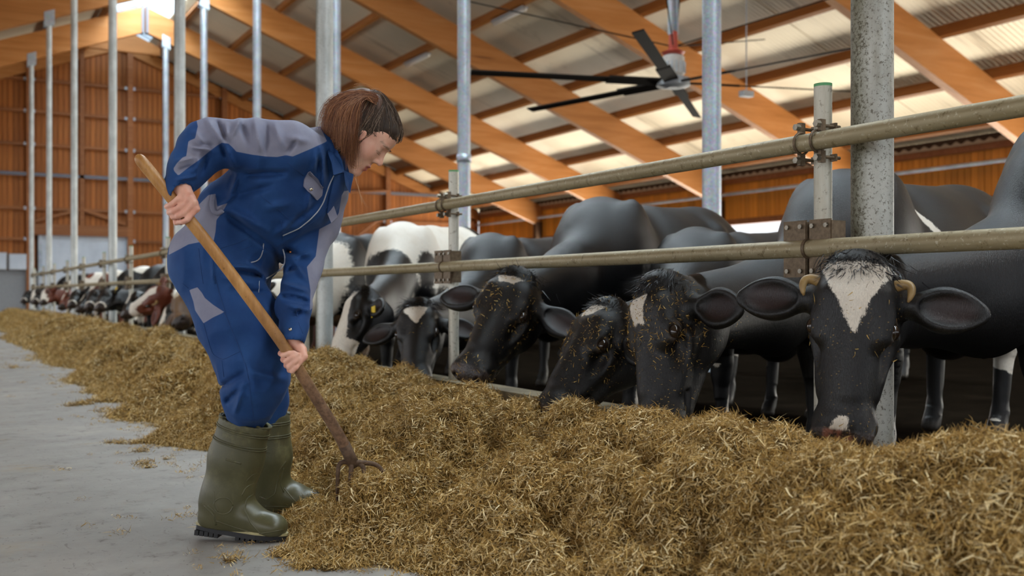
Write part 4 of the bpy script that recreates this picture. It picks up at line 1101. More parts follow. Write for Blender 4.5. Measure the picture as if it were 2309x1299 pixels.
t.set('Base Color', c); M_hair = m
m, t = M('boot_rubber', .38, 0, .5)
v = t.coord(); n = t.noise(v, 9, 5, .7); n2 = t.noise(t.coord('Object', (30, 30, 8)), 1, 4, .7)
zc = t.n('SeparateXYZ', i_0=v).outputs[2]
c = t.ramp(n, [(.3, srgb('#48462d')), (.7, srgb('#565339'))])
c = t.mix(t.math('MULTIPLY', t.math('MULTIPLY', t.step(n, .45, .7), t.step(zc, .12, .34)), .7), c, srgb('#857f55'))
c = t.mix(t.math('MULTIPLY', t.step(n2, .6, .75), .3), c, srgb('#8f8660'))
t.set('Base Color', c); t.set('Roughness', t.math('MULTIPLY_ADD', n, .35, t.math('MULTIPLY_ADD', t.step(zc, .1, .34), .2, .16))); M_boot = m
M_sole = plain('boot_sole', '#1c1c1e', .6); M_welt = plain('boot_welt', '#a59b70', .5)

person = None
# ---- body: one continuous surface under the clothes
hx = dict(o=P(818, 290, 3.27)); HF = RGT * .69 - UPV * .72; HU = RGT * .72 + UPV * .69; HL = np.cross(HU, HF)   # face, crown, side away
if HL.dot(FWD) < 0: HL = -HL
HM = np.stack([HF, HL, HU], 1)
hq = lambda f, l, u: hx['o'] + HM @ np.array((f, l, u))
def pts_range(L, pad): A = np.array(L); return A.min(0) - pad, A.max(0) + pad
hands_r = pts_range([Q(380, 425, 2.9), Q(450, 508, 3.0)], .012); hands_l = pts_range([Q(620, 752, 3.0), Q(692, 845, 3.2)], .012)
head_r = pts_range([hq(a, b, c_) for a in (-.1, .14) for b in (-.08, .08) for c_ in (-.13, .11)], -.03)
allp = np.array([Q(395, 420, 2.85), Q(740, 1170, 3.75), Q(905, 190, 3.4), Q(430, 190, 3.0), Q(460, 1210, 3.2)])
lo, hi = allp.min(0) - .06, allp.max(0) + .06; lo[2] = .05
axs = [axis_pts(lo[i], hi[i], .017, [(r[0][i], r[1][i]) for r in (hands_r, hands_l, head_r)], .0034) for i in range(3)]
B = SDF(*axs); B.frame()
LT = LAT
B.chain([Q(500, 590, 3.3), Q(560, 505, 3.28), Q(650, 425, 3.26), Q(712, 372, 3.26)], [.10, .095, .10, .07], .05, flat=LT, fs=1.3)
B.chain([Q(655, 335, 3.12), Q(465, 330, 3.06), Q(412, 418, 2.985)], [.036, .03, .025], .02)
B.chain([Q(735, 455, 3.38), Q(685, 600, 3.28), Q(660, 752, 3.085)], [.032, .024, .020], .02)
B.chain([Q(490, 610, 3.22), Q(582, 850, 3.2), Q(525, 1080, 3.26)], [.085, .05, .035], .04)
B.chain([Q(525, 610, 3.42), Q(612, 850, 3.5), Q(592, 1080, 3.58)], [.08, .045, .032], .04)
B.cap(Q(500, 1120, 3.27), Q(600, 1185, 3.25), .03, .025, .03); B.cap(Q(590, 1100, 3.58), Q(690, 1140, 3.62), .03, .024, .03)
B.chain([Q(525, 1080, 3.26), Q(500, 1120, 3.27)], [.035, .03], .02); B.chain([Q(592, 1080, 3.58), Q(590, 1100, 3.58)], [.032, .03], .02)
B.chain([Q(712, 372, 3.27), Q(752, 340, 3.27), hq(-.02, 0, -.06)], [.06, .052, .05], .03)
# head
B.frame(hx['o'], HM)
B.ell((-.008, 0, .03), (.096, .073, .082), .02); B.ell((.044, 0, -.03), (.062, .06, .085), .03)
B.ell((.06, 0, .034), (.049, .058, .045), .03)
for s in (-1, 1):
    B.cap((.015, s * .05, -.07), (.075, s * .014, -.112), .02, .016, .03); B.ell((.066, s * .036, -.036), (.027, .024, .03), .02)
B.ell((.085, 0, -.113), (.016, .018, .014), .015)
B.ell((.088, 0, -.075), (.012, .026, .022), .015)
B.cap((.094, 0, .008), (.118, 0, -.036), .008, .0095, .012); B.ell((.119, 0, -.039), (.0105, .0105, .009), .006)
for s in (-1, 1):
    B.ell((.105, s * .0125, -.043), (.011, .0075, .0075), .005)
    B.ell((.096, s * .03, .011), (.012, .022, .008), .01)
    B.ell((.112, s * .034, -.009), (.013, .017, .010), .012, 'sub')
    B.ell((.088, s * .032, -.010), (.0135, .0155, .0115), .005)
    B.ell((.113, s * .006, -.05), (.005, .0035, .003), .003, 'sub')
B.ell((.101, 0, -.071), (.009, .021, .0055), .004); B.ell((.0975, 0, -.086), (.010, .018, .0065), .004)
B.cap((.108, -.018, -.0785), (.108, .018, -.0785), .0028, None, .003, 'sub')
for s in (-1, 1):
    er = basis((.35, 0, .94), (0, s, 0))
    B.ell((.022, s * .074, -.028), (.031, .018, .0085), .006, R=er); B.ell((.024, s * .083, -.026), (.021, .0105, .006), .004, 'sub', R=er)
    B.ell((.03, s * .073, -.055), (.009, .008, .006), .006)
B.frame()
# right hand: back of the hand up, four fingers over the handle
sr = stick(468); sd_ = stick(468)[2]; rs = .0175
def hand(mcp, pip, tip, r, thumb, wrist, palm_r):
    wr = np.array(wrist)
    for a, b, c_, rr in zip(mcp, pip, tip, r):
        B.cap(Q(*wrist), Q(*a), palm_r, rr * 1.12, .012)
        B.cap(Q(*a), Q(*b), rr * 1.1, rr, .0035)
        for k in range(len(c_) - 1): pass
        B.cap(Q(*b), Q(*c_[0]), rr, rr * .95, .003)
        for p, q in zip(c_[:-1], c_[1:]): B.cap(Q(*p), Q(*q), rr * .95, rr * .85, .003)
        B.ell(Q(*a), (rr * 1.22,) * 3, .005)
    B.chain([Q(*p) for p in thumb[0]], thumb[1], .006)
hand([(414, 437, sd_ - .010), (427, 446, sd_ - .016), (437, 457, sd_ - .016), (443, 471, sd_ - .010)],
     [(400, 451, sd_ - .026), (405, 468, sd_ - .029), (413, 482, sd_ - .029), (423, 495, sd_ - .026)],
     [[(386, 462, sd_ - .022), (377, 466, sd_ - .002), (384, 466, sd_ + .02)], [(392, 476, sd_ - .024), (382, 479, sd_ - .003), (390, 480, sd_ + .02)],
      [(402, 487, sd_ - .024), (390, 489, sd_ - .003), (398, 491, sd_ + .019)], [(414, 500, sd_ - .021), (403, 501, sd_ - .002), (409, 503, sd_ + .017)]],
     [.0095, .0098, .0093, .0083],
     ([(412, 440, sd_ + .012), (405, 470, sd_ + .026), (398, 492, sd_ + .024), (397, 502, sd_ + .012)], [.016, .012, .0105, .009]), (410, 424, sd_ + .008), .021)
# left hand: palm up under the handle, finger ends curling back over it
sl = stick(805); ld = sl[2]
hand([(650, 786, ld + .030), (652, 797, ld + .034), (656, 809, ld + .034), (660, 821, ld + .030)],
     [(633, 797, ld + .016), (639, 811, ld + .017), (646, 824, ld + .017), (653, 835, ld + .015)],
     [[(638, 801, ld - .018), (652, 797, ld - .027), (663, 795, ld - .023)], [(645, 815, ld - .019), (660, 806, ld - .028), (671, 799, ld - .021)],
      [(652, 827, ld - .019), (665, 816, ld - .027), (672, 808, ld - .021)], [(659, 837, ld - .017), (668, 829, ld - .024), (673, 823, ld - .018)]],
     [.0088, .0092, .009, .0082],
     ([(668, 774, ld + .018), (680, 790, ld + .008), (685, 804, ld - .006), (677, 815, ld - .014)], [.020, .0155, .0115, .0098]), (659, 756, ld + .018), .0195)
V, F = B.mesh(1); V, F = keep_big(V, F)
hl = (V - hx['o']) @ HM
g = lambda f, l, u, r: np.exp(-(((hl[:, 0] - f) ** 2 + (np.abs(hl[:, 1]) - l) ** 2 + (hl[:, 2] - u) ** 2) / r ** 2))
blush = np.clip(.45 * g(.075, .045, -.035, .022) + .5 * g(.122, 0, -.042, .012) + .6 * g(.022, .075, -.03, .028), 0, 1)
ub, vb, db = uvd(V)
inhand = ((vb > 415) & (vb < 510) & (ub < 455) & (ub > 370) & (db < 3.05)) | ((vb > 752) & (vb < 848) & (ub > 622) & (ub < 695) & (db < 3.25))
blush = np.where(inhand, .28 + .25 * fbm(V[:, 0] * 45, V[:, 1] * 45, V[:, 2] * 45, 77, 2), blush)
lip = np.clip(g(.104, 0, -.071, .009) + g(.103, .010, -.072, .009) + g(.101, 0, -.086, .009) + g(.100, .008, -.086, .009), 0, 1)
brow = np.clip(1.2 * np.exp(-((hl[:, 2] - .014 - .1 * (np.abs(hl[:, 1]) - .03) ** 2 * 20) / .0035) ** 2) * (np.abs(hl[:, 1]) > .012) * (np.abs(hl[:, 1]) < .055) * (hl[:, 0] > .06), 0, .8)
brow = brow * .55
brow = np.maximum(brow, .5 * np.exp(-((hl[:, 2] + .0165) / .0016) ** 2) * (np.abs(np.abs(hl[:, 1]) - .032) < .016) * (hl[:, 0] > .08))
person = link('person', mesh_np('person', V - PB, F, True, dict(blush=blush, lip=lip, brow=brow)), M_skin, None, tuple(PB))
tag(person, 'woman in blue and grey coveralls and olive boots bending forward with a fork', 'person')

# ---- coverall
fold = [  # u0 v0 u1 v1 half-width(px) height(m)
    (512, 487, 560, 520, 7, -.010), (560, 520, 615, 562, 7, -.013), (530, 478, 600, 520, 9, .007), (615, 560, 632, 600, 6, -.007),
    (722, 330, 706, 385, 6, .006), (727, 335, 729, 420, 5, .007), (737, 330, 742, 400, 5, -.006), (716, 335, 716, 380, 4, -.004),
    (468, 272, 505, 325, 6, .007), (490, 275, 515, 322, 5, -.008), (440, 300, 475, 345, 6, .006), (450, 325, 480, 330, 5, -.006), (425, 330, 470, 338, 5, .006),
    (510, 282, 512, 325, 5, .006), (540, 272, 520, 310, 6, .006), (545, 285, 560, 320, 6, -.006), (575, 272, 585, 335, 7, .007), (600, 280, 598, 345, 6, -.006), (620, 282, 635, 330, 7, .006), (650, 310, 690, 318, 8, .005), (648, 345, 668, 316, 4, -.006),
    (508, 330, 530, 375, 6, .007), (498, 325, 510, 352, 5, -.008), (395, 365, 440, 355, 5, .005), (400, 385, 445, 372, 5, -.006), (400, 405, 440, 398, 4, .006), (430, 390, 455, 360, 5, .006), (470, 345, 455, 390, 5, -.005), (450, 345, 440, 400, 4, .005),
    (520, 600, 580, 606, 5, .007), (530, 612, 590, 622, 5, -.008), (560, 590, 600, 628, 5, .006), (500, 625, 570, 640, 5, .005), (520, 655, 600, 660, 6, -.005), (475, 560, 482, 640, 3, .004),
    (500, 872, 548, 842, 6, -.008), (512, 905, 545, 868, 6, -.010), (520, 890, 556, 862, 6, .008), (530, 930, 545, 880, 5, .006), (560, 840, 640, 855, 9, .006), (555, 800, 575, 880, 7, .004),
    (640, 560, 700, 590, 6, -.006), (650, 585, 700, 570, 6, .006), (664, 592, 690, 630, 5, .006), (650, 612, 668, 600, 5, -.006), (640, 668, 690, 680, 6, -.011), (650, 690, 692, 700, 5, .008), (665, 712, 688, 690, 5, -.008), (640, 640, 690, 655, 5, .006),
    (540, 440, 610, 420, 8, -.005), (600, 470, 650, 460, 9, .004), (560, 395, 640, 390, 7, -.008), (535, 400, 520, 440, 6, .006), (490, 470, 530, 440, 5, .005), (700, 430, 690, 480, 6, .005), (715, 460, 650, 512, 6, -.005), (660, 500, 620, 530, 7, .005)]
fold = np.array(fold, float)
def folds(x, y, z):
    p = np.stack([x, y, z], 1); u, v, d = uvd(p); out = np.zeros(len(x))
    for u0, v0, u1, v1, w, a in fold:
        du, dv = u1 - u0, v1 - v0; L2 = du * du + dv * dv
        t = ((u - u0) * du + (v - v0) * dv) / L2; tc = np.clip(t, 0, 1)
        q = ((u - u0 - tc * du) ** 2 + (v - v0 - tc * dv) ** 2) / (w * w)
        m = q < 9; e = np.exp(-q[m]) * (1 - .6 * np.abs(2 * tc[m] - 1) ** 2)
        out[m] += 3.2 * a * e
    n = vnoise(x * 11, y * 11, z * 7, 61) * .007 + (1 - np.abs(vnoise(x * 17, y * 17, z * 11, 62)) * 2) * .0045
    return -(np.clip(out, -.017, .02) + n)
allp = np.array([Q(370, 415, 2.85), Q(660, 985, 3.7), Q(800, 255, 3.6), Q(385, 255, 2.9), Q(480, 985, 3.0)])
lo, hi = allp.min(0) - .03, allp.max(0) + .03
G = SDF(*[np.arange(lo[i], hi[i], .005) for i in range(3)]); G.frame()
G.chain([Q(500, 592, 3.31), Q(562, 505, 3.29), Q(650, 424, 3.27), Q(712, 372, 3.27), Q(742, 345, 3.27)], [px(100), px(97), px(102), px(78), px(50)], .05, flat=LT, fs=1.34)
G.ell(Q(470, 585, 3.24), (px(68),) * 3, .04); G.ell(Q(500, 600, 3.42), (px(88),) * 3, .04)
G.chain([Q(655, 338, 3.115), Q(560, 328, 3.09), Q(478, 322, 3.06), Q(455, 338, 3.05), Q(425, 385, 3.01), Q(407, 422, 2.975)], [px(64), px(56), px(50), px(47), px(36), px(27)], .03)
G.chain([Q(725, 452, 3.40), Q(716, 505, 3.38), Q(682, 602, 3.28), Q(661, 690, 3.14), Q(660, 766, 3.062)], [px(54), px(48), px(39), px(34), px(30)], .03)
G.cap(Q(380 + 24, 416, 2.98), Q(408, 430, 2.967), px(27), px(27), .006)
G.chain([Q(486, 605, 3.22), Q(536, 725, 3.2), Q(566, 815, 3.18), Q(577, 858, 3.18), Q(566, 898, 3.205), Q(560, 926, 3.242), Q(553, 975, 3.25)], [px(90), px(85), px(72), px(64), px(55), px(42), px(36)], .04)
G.chain([Q(520, 610, 3.43), Q(556, 710, 3.46), Q(598, 845, 3.5), Q(606, 900, 3.53), Q(602, 965, 3.56)], [px(82), px(62, 3.4), px(50, 3.5), px(42, 3.5), px(40, 3.5)], .03)
# hollow cuffs and neck so that skin shows only at their ends
for a, b, r in ((Q(405, 424, 2.97), Q(416, 447, 2.945), .03), (Q(660, 768, 3.06), Q(659, 800, 3.035), .032)):
    n_ = (b - a) / np.linalg.norm(b - a); G.cap(a + n_ * .042, b + n_ * .06, .034, .05, .004, 'sub')
    G.cap(a + n_ * .0, a + n_ * .02, .0255, .030, .003, 'sub')
G.cap(Q(752, 338, 3.27), Q(800, 312, 3.27), .056, .075, .01, 'sub')
G.displace(folds, .045)
Vc, Fc = G.mesh(1); Vc, Fc = keep_big(Vc, Fc)
def poly_sd(u, v, poly):
    """signed distance in pixels, positive inside"""
    p = np.array(poly, float); d2 = np.full(len(u), 1e12); ins = np.zeros(len(u), bool)
    for (x0, y0), (x1, y1) in zip(p, np.roll(p, -1, 0)):
        dx, dy = x1 - x0, y1 - y0; t = np.clip(((u - x0) * dx + (v - y0) * dy) / (dx * dx + dy * dy + 1e-9), 0, 1)
        d2 = np.minimum(d2, (u - x0 - t * dx) ** 2 + (v - y0 - t * dy) ** 2)
        c_ = (y0 > v) != (y1 > v); xi = x0 + (v - y0) * dx / np.where(abs(dy) < 1e-9, 1e-9, dy); ins ^= c_ & (u < xi)
    return np.where(ins, 1, -1) * np.sqrt(d2)
uc, vc, dc = uvd(Vc)
YOKE = [(446, 285), (440, 255), (600, 245), (724, 290), (737, 318), (733, 321), (700, 336), (660, 353), (645, 350), (625, 354), (600, 353), (570, 349), (533, 342), (524, 332), (515, 324), (500, 322), (490, 328), (470, 343), (450, 360), (422, 380), (402, 396), (393, 386), (391, 380), (399, 368), (412, 355), (420, 352), (425, 318), (440, 312)]
WAIST = [(513, 458), (500, 481), (488, 496), (486, 522), (481, 546), (450, 546), (425, 551), (405, 562), (380, 575), (385, 520), (440, 470), (470, 440), (486, 437), (490, 466)]
LSLV = [(720, 517), (752, 500), (764, 480), (772, 432), (810, 425), (810, 520), (740, 660), (699, 700), (700, 655), (692, 602), (712, 578)]
PATCH = [(427, 654), (445, 648), (455, 660), (462, 672), (480, 687), (506, 704), (480, 716), (459, 729), (440, 700), (436, 680)]
grey = np.maximum.reduce([poly_sd(uc, vc, YOKE), np.where(dc < 3.6, poly_sd(uc, vc, WAIST), -30), np.where(dc > 3.1, poly_sd(uc, vc, LSLV), -30), np.where(dc < 3.25, poly_sd(uc, vc, PATCH), -30)])
grey = np.clip(grey * .00142, -.03, .03)
cover = link('coverall', mesh_np('coverall', Vc - PB, Fc, True, dict(grey=grey)), M_blue, person)
bvh = BVHTree.FromPolygons([tuple(p) for p in Vc.tolist()], Fc.tolist())
EYE0 = Vector((0, 0, H))
def hit(u, v, off=.003, dflt=3.2):
    dr = Vector(P(u, v, 1.0).tolist()) - EYE0; dr.normalize()
    loc, n_, _, _ = bvh.ray_cast(EYE0, dr)
    if loc is None: return P(u, v, dflt), np.array(-FWD)
    n_ = np.array(n_); n_ = n_ if n_.dot(np.array(dr)) < 0 else -n_
    return np.array(loc) + n_ * off, n_
def along(poly, step=5):
    p = np.array(poly, float); L = np.r_[0, np.cumsum(np.hypot(*np.diff(p, axis=0).T))]; s = np.linspace(0, L[-1], max(3, int(L[-1] / step)))
    return np.stack([np.interp(s, L, p[:, 0]), np.interp(s, L, p[:, 1])], 1)
def piping(name, poly, r, mat, off=None):
    q = np.array([hit(u, v, r * .5 if off is None else off)[0] for u, v in along(poly)])
    for _ in range(2): q[1:-1] = (q[:-2] + 2 * q[1:-1] + q[2:]) / 4
    return MB().tube(q - PB, r, 6).build(name, mat, cover, True)
def patch(name, poly, mat, off=.004, th=.003, parent=None, n=56, depth=None, bulge=0.0):
    p = np.array(poly, float); P3 = np.c_[p, np.zeros(len(p)) if depth is None else depth]; P3 = np.r_[P3, P3[:1]]
    L = np.r_[0, np.cumsum(np.hypot(*np.diff(P3[:, :2], axis=0).T))]; s = np.linspace(0, L[-1], n, endpoint=False)
    bd = np.stack([np.interp(s, L, P3[:, i]) for i in range(3)], 1); c_ = bd.mean(0)
    top = []; bot = []; R = 6
    for k in range(R, -1, -1):
        f = k / R
        for b in (bd if k else bd[:1]):
            u, v, dd = c_ + (b - c_) * f
            if depth is None:
                loc, nn = hit(u, v, off); top.append(loc); bot.append(loc - nn * th)
            else:
                loc = P(u, v, dd - bulge * (1 - f * f)); top.append(loc); bot.append(loc + FWD * th)
    m_ = len(top); V_ = np.array(top + bot); F_ = []; T_ = []; k_ = np.arange(n); k2 = (k_ + 1) % n
    for r_ in range(R - 1):
        F_.append(np.stack([r_ * n + k_, r_ * n + k2, (r_ + 1) * n + k2, (r_ + 1) * n + k_], 1)); F_.append(F_[-1][:, ::-1] + m_)
    T_.append(np.stack([(R - 1) * n + k_, (R - 1) * n + k2, np.full(n, m_ - 1)], 1)); T_.append(T_[-1][:, ::-1] + m_)
    F_.append(np.stack([k2, k_, k_ + m_, k2 + m_], 1))
    me = mesh_np(name, V_ - PB, [np.concatenate(F_), np.concatenate(T_)], True, dict(grey=np.full(len(V_), -1.0)))
    o = link(name, me, mat, parent or cover); autosmooth(o, 50); return o
fr_ = patch('pocket_flap', [(694, 388), (700, 385), (727, 420), (724, 440), (713, 451), (683, 420), (685, 404)], M_grey, .006, .005); fr_['label'] = 'grey chest pocket flap with a metal snap'
dfl = uvd(hit(737, 478, .006)[0])[2]
patch('pocket_flap', [(735, 474), (751, 460), (761, 490), (747, 503)], M_grey, depth=[dfl, dfl + .012, dfl + .022, dfl + .008], th=.006)['label'] = 'grey chest pocket flap'
M_grey2 = cloth('grey_binding', '#5d5e70', '#6d6d80')
patch('flap_binding', [(693, 389), (699, 385), (728, 420), (725, 424)], M_grey2, .0085, .003)
q, nq = hit(699, 427, .009); MB().tube([q - PB - nq * .004, q - PB + nq * .002], .0052, 14).build('snap', M_metal, cover, True)
q, nq = hit(655, 744, .003); MB().tube([q - PB - nq * .004, q - PB + nq * .003], .005, 14).build('snap', M_metal, cover, True)
piping('piping', [(752, 396), (742, 416), (734, 440), (729, 456), (717, 476), (698, 496), (674, 515), (651, 525), (637, 531)], .0022, M_pipe)
piping('piping', [(594, 549), (592, 568), (586, 584), (575, 591), (566, 592)], .002, M_pipe)
piping('piping', [(637, 562), (644, 582), (643, 596), (631, 609), (615, 618), (600, 628)], .0024, M_pipe)
piping('piping', [(585, 624), (583, 660)], .0015, M_pipe)
for sline in ([(485, 622), (496, 666), (514, 723), (540, 786), (557, 832), (563, 870), (572, 952)], [(588, 440), (680, 515)][:1] + [(600, 452), (634, 478), (660, 502)], [(648, 366), (684, 396)], [(448, 560), (452, 600), (458, 640)], [(478, 580), (480, 602), (486, 640)],
              [(497, 560), (530, 550), (563, 536)], [(540, 566), (568, 554)], [(459, 729), (470, 770), (480, 800), (502, 812), (540, 793)], [(500, 813), (505, 850)], [(505, 704), (514, 722)], [(634, 497), (637, 540)], [(672, 520), (700, 505), (722, 488), (745, 455)], [(425, 650), (412, 640)], [(640, 702), (668, 712)], [(668, 700), (674, 730), (683, 752)]):
    piping('seam', sline, .001, M_seam)
# waist tab and loop at the small of the back
piping('waist_loop', [(482, 442), (478, 462), (484, 480), (492, 484), (504, 474)], .008, M_grey)
patch('waist_tab', [(476, 438), (485, 442), (472, 462), (470, 478), (454, 479), (449, 473)], M_seam, depth=[3.2, 3.19, 3.17, 3.17, 3.18, 3.19], th=.008)
# collar
patch('collar', [(733, 309), (754, 303), (762, 342), (771, 361), (776, 387), (752, 395), (748, 369), (741, 350), (736, 324)], M_blue2, depth=[3.225, 3.20, 3.165, 3.17, 3.19, 3.13, 3.135, 3.145, 3.19], th=.004, bulge=.01)
patch('collar', [(775, 384), (797, 393), (789, 436), (779, 416)], M_blue2, depth=[3.2, 3.235, 3.23, 3.2], th=.004)
patch('collar', [(733, 309), (754, 303), (775, 330), (775, 345), (760, 342)], M_blue2, depth=[3.24, 3.30, 3.33, 3.3, 3.2], th=.006)
patch('placket', [(752, 397), (776, 388), (772, 430), (757, 455), (735, 480), (742, 440)], M_blue2, .006, .004)

# ---- hair
S = SDF(*[np.arange(a, b, .005) for a, b in zip(*pts_range([hq(x, y, z) for x in (-.16, .12) for y in (-.11, .1) for z in (-.14, .14)] + [Q(728, 190, 3.2), Q(800, 392, 3.1)], .03))])
S.frame(hx['o'], HM)
S.ell((-.010, 0, .034), (.107, .083, .092), .02); S.ell((.05, 0, .052), (.062, .066, .05), .02)
nrm_ = HM @ np.array((.75, 0, -.66)); S.cut_plane(hq(.0, 0, 0) + nrm_ * .046, nrm_)
S.frame()
S.chain([Q(845, 228, 3.27), Q(818, 225, 3.25), Q(785, 245, 3.22), Q(765, 285, 3.2), Q(770, 330, 3.19)], [.018, .022, .042, .05, .028], .03)
S.chain([Q(786, 240, 3.22), Q(782, 295, 3.19), Q(786, 340, 3.185)], [.045, .034, .012], .02); S.cap(Q(775, 250, 3.25), Q(745, 300, 3.24), .035, .012, .02)
S.displace(lambda x, y, z: .004 * (1 - np.abs(vnoise(x * 30, y * 30, z * 16, 5)) * 2), .03)
Vh, Fh = S.mesh(1); Vh, Fh = keep_big(Vh, Fh)
lh = (Vh - hx['o']) @ HM; dkh = smooth01(lh[:, 0], .0, .03) * smooth01(-((Vh - Q(800, 250, 3.2)) @ -FWD), -.2, 0)
dkh = smooth01(lh[:, 0], -.005, .02)
hr = link('hair', mesh_np('hair', Vh - PB, Fh, True, dict(rnd=np.full(len(Vh), .12), dark=dkh)), M_hair, person)
bvh_h = BVHTree.FromPolygons([tuple(p) for p in Vh.tolist()], Fh.tolist())
r = np.random.default_rng(4)
def strand_mesh(paths, w, rnd, dark):
    n, m_, _ = paths.shape
    T_ = np.gradient(paths, axis=1); T_ /= np.linalg.norm(T_, axis=2)[..., None] + 1e-9
    sd = np.cross(T_, FWD + r.normal(0, .25, (n, 1, 3))); sd /= np.linalg.norm(sd, axis=2)[..., None] + 1e-9
    ww = w[:, None] * (1 - np.linspace(0, 1, m_)[None] ** 3 * .85)
    V_ = np.stack([paths - sd * ww[..., None], paths + sd * ww[..., None]], 2).reshape(-1, 3)
    b = np.arange(n)[:, None] * (2 * m_); F_ = np.concatenate([b + np.array([[2 * i, 2 * i + 1, 2 * i + 3, 2 * i + 2]]) for i in range(m_ - 1)])
    k = 2 * m_
    return mesh_np('strands', V_ - PB, F_, True, dict(rnd=np.repeat(rnd, k), dark=np.repeat(dark, k)))
def hair_hit(u, v, d, off):
    dr = Vector(P(u, v, 1.0).tolist()) - EYE0; dr.normalize(); loc, n_, _, _ = bvh_h.ray_cast(EYE0, dr)
    if loc is None: return P(u, v, d)
    return np.array(loc) - np.array(dr) * off
paths = []; rnds = []; dks = []; wd = []
def bez(c, t): 
    c = [np.array(q, float) for q in c]
    while len(c) > 1: c = [a + (b - a) * t for a, b in zip(c[:-1], c[1:])]
    return c[0]
ends = along([(722, 292), (738, 300), (752, 305), (763, 325), (775, 345), (785, 362), (794, 380), (798, 360), (799, 335)], 3)
for i in range(2000):
    e = ends[r.integers(len(ends))] + r.normal(0, 5, 2); k = r.random()
    c = [(846 + r.normal(0, 3), 223 + r.normal(0, 4)), (838 - 22 * k, 186 + 16 * r.random()), (790 - 60 * (1 - (e[0] - 722) / 84) + r.normal(0, 10), 200 + 45 * r.random()), (e[0] * .9 + 82 + r.normal(0, 6), e[1] - 60 + r.normal(0, 12)), e]
    off = .001 + abs(r.normal(0, .008)) * (1 if i % 3 else 1.8); wv_ = r.normal(0, 4, 2); ph = r.uniform(0, 6); pts = []
    for t in np.linspace(0, 1, 14):
        u, v = bez(c, t) + wv_ * math.sin(ph + 5 * t) * t + np.array((r.normal(0, .5), 0)); p = hair_hit(u, v, 3.19, off)
        pts.append(p)
    pts = np.array(pts)
    for _ in range(2): pts[1:-1] = (pts[:-2] + 2 * pts[1:-1] + pts[2:]) / 4
    paths.append(pts); rnds.append(np.clip(r.beta(2, 2.2), 0, 1)); dks.append(0); wd.append(r.uniform(.0003, .0009))
hn = [i_ for i_ in range(len(Vh)) if (Vh[i_] - hq(0, 0, 0)) @ nrm_ > .038 and lh[i_, 0] > -.07]
tie = Q(847, 224, 3.262)
for i in range(2600):
    s0 = Vh[hn[r.integers(len(hn))]] + r.normal(0, .004, 3); e_ = tie + r.normal(0, .008, 3); pts = []; off = .0008 + abs(r.normal(0, .0018)); sg = r.normal(0, .012, 3)
    for t in np.linspace(0, 1, 14):
        loc, n_, _, _ = bvh_h.find_nearest(Vector((s0 + (e_ - s0) * t + sg * math.sin(PI * t)).tolist())); pts.append(np.array(loc) + np.array(n_) * off)
    pts = np.array(pts)
    for _ in range(2): pts[1:-1] = (pts[:-2] + 2 * pts[1:-1] + pts[2:]) / 4
    l0 = (s0 - hx['o']) @ HM; paths.append(pts); rnds.append(r.beta(1.6, 2)); dks.append(float(l0[0] > -.005)); wd.append(r.uniform(.0004, .0010))
# brows and lashes
for s in (-1, 1):
    for i in range(90):
        k = r.random(); p0 = hq(.112 - .5 * (k - .2) ** 2 * .05, s * (.012 + .042 * k), .010 + .006 * math.sin(PI * k)); 
        pts = np.array([p0 + (HM @ np.array((.002, s * .008, .003 - .006 * k))) * t for t in np.linspace(0, 1, 14)]); paths.append(pts); rnds.append(.3); dks.append(1); wd.append(.0004)
    for i in range(50):
        k = r.random(); p0 = hq(.1005 - .012 * (k - .35) ** 2 * 4, s * (.018 + .028 * k), -.0205)
        pts = np.array([p0 + (HM @ np.array((.006, s * .002, -.004 * (1 - t)))) * t for t in np.linspace(0, 1, 14)]); paths.append(pts); rnds.append(.1); dks.append(1); wd.append(.0003)
# loose wisps
for c in ([(745, 280), (730, 296), (716, 300), (713, 288)], [(748, 285), (728, 300), (714, 308)], [(740, 285), (722, 300), (712, 296)], [(788, 350), (796, 385), (815, 372)], [(784, 352), (790, 385), (806, 381)], [(820, 318), (822, 348), (812, 338)], [(828, 318), (840, 342), (826, 340)],
          [(802, 398), (806, 430), (818, 450), (815, 462)], [(803, 399), (808, 435), (822, 462), (830, 470)], [(850, 215), (862, 205), (858, 220)], [(835, 200), (855, 195), (862, 210)], [(800, 192), (825, 185), (845, 200)], [(760, 225), (745, 260), (735, 300)], [(890, 300), (898, 312), (896, 325)]) * 3:
    c = [np.array(q) + r.normal(0, 2, 2) for q in c]; pts = np.array([P(*bez(c, t), 3.2 if c[0][0] < 800 else 3.24) for t in np.linspace(0, 1, 14)])
    paths.append(pts); rnds.append(r.uniform(.7, 1)); dks.append(0); wd.append(.0006)
hs_ = link('strands', strand_mesh(np.array(paths), np.array(wd), np.array(rnds), np.array(dks, float)), M_hair, hr); hs_['kind'] = 'stuff'
q = Q(846, 223, 3.262); th = np.linspace(0, 2 * PI, 17); ax1, ax2 = HF, HL
MB().tube([q + .016 * (np.cos(a) * ax1 + np.sin(a) * ax2) - PB for a in th], .006, 8).build('hair_tie', M_sole, hr, True)

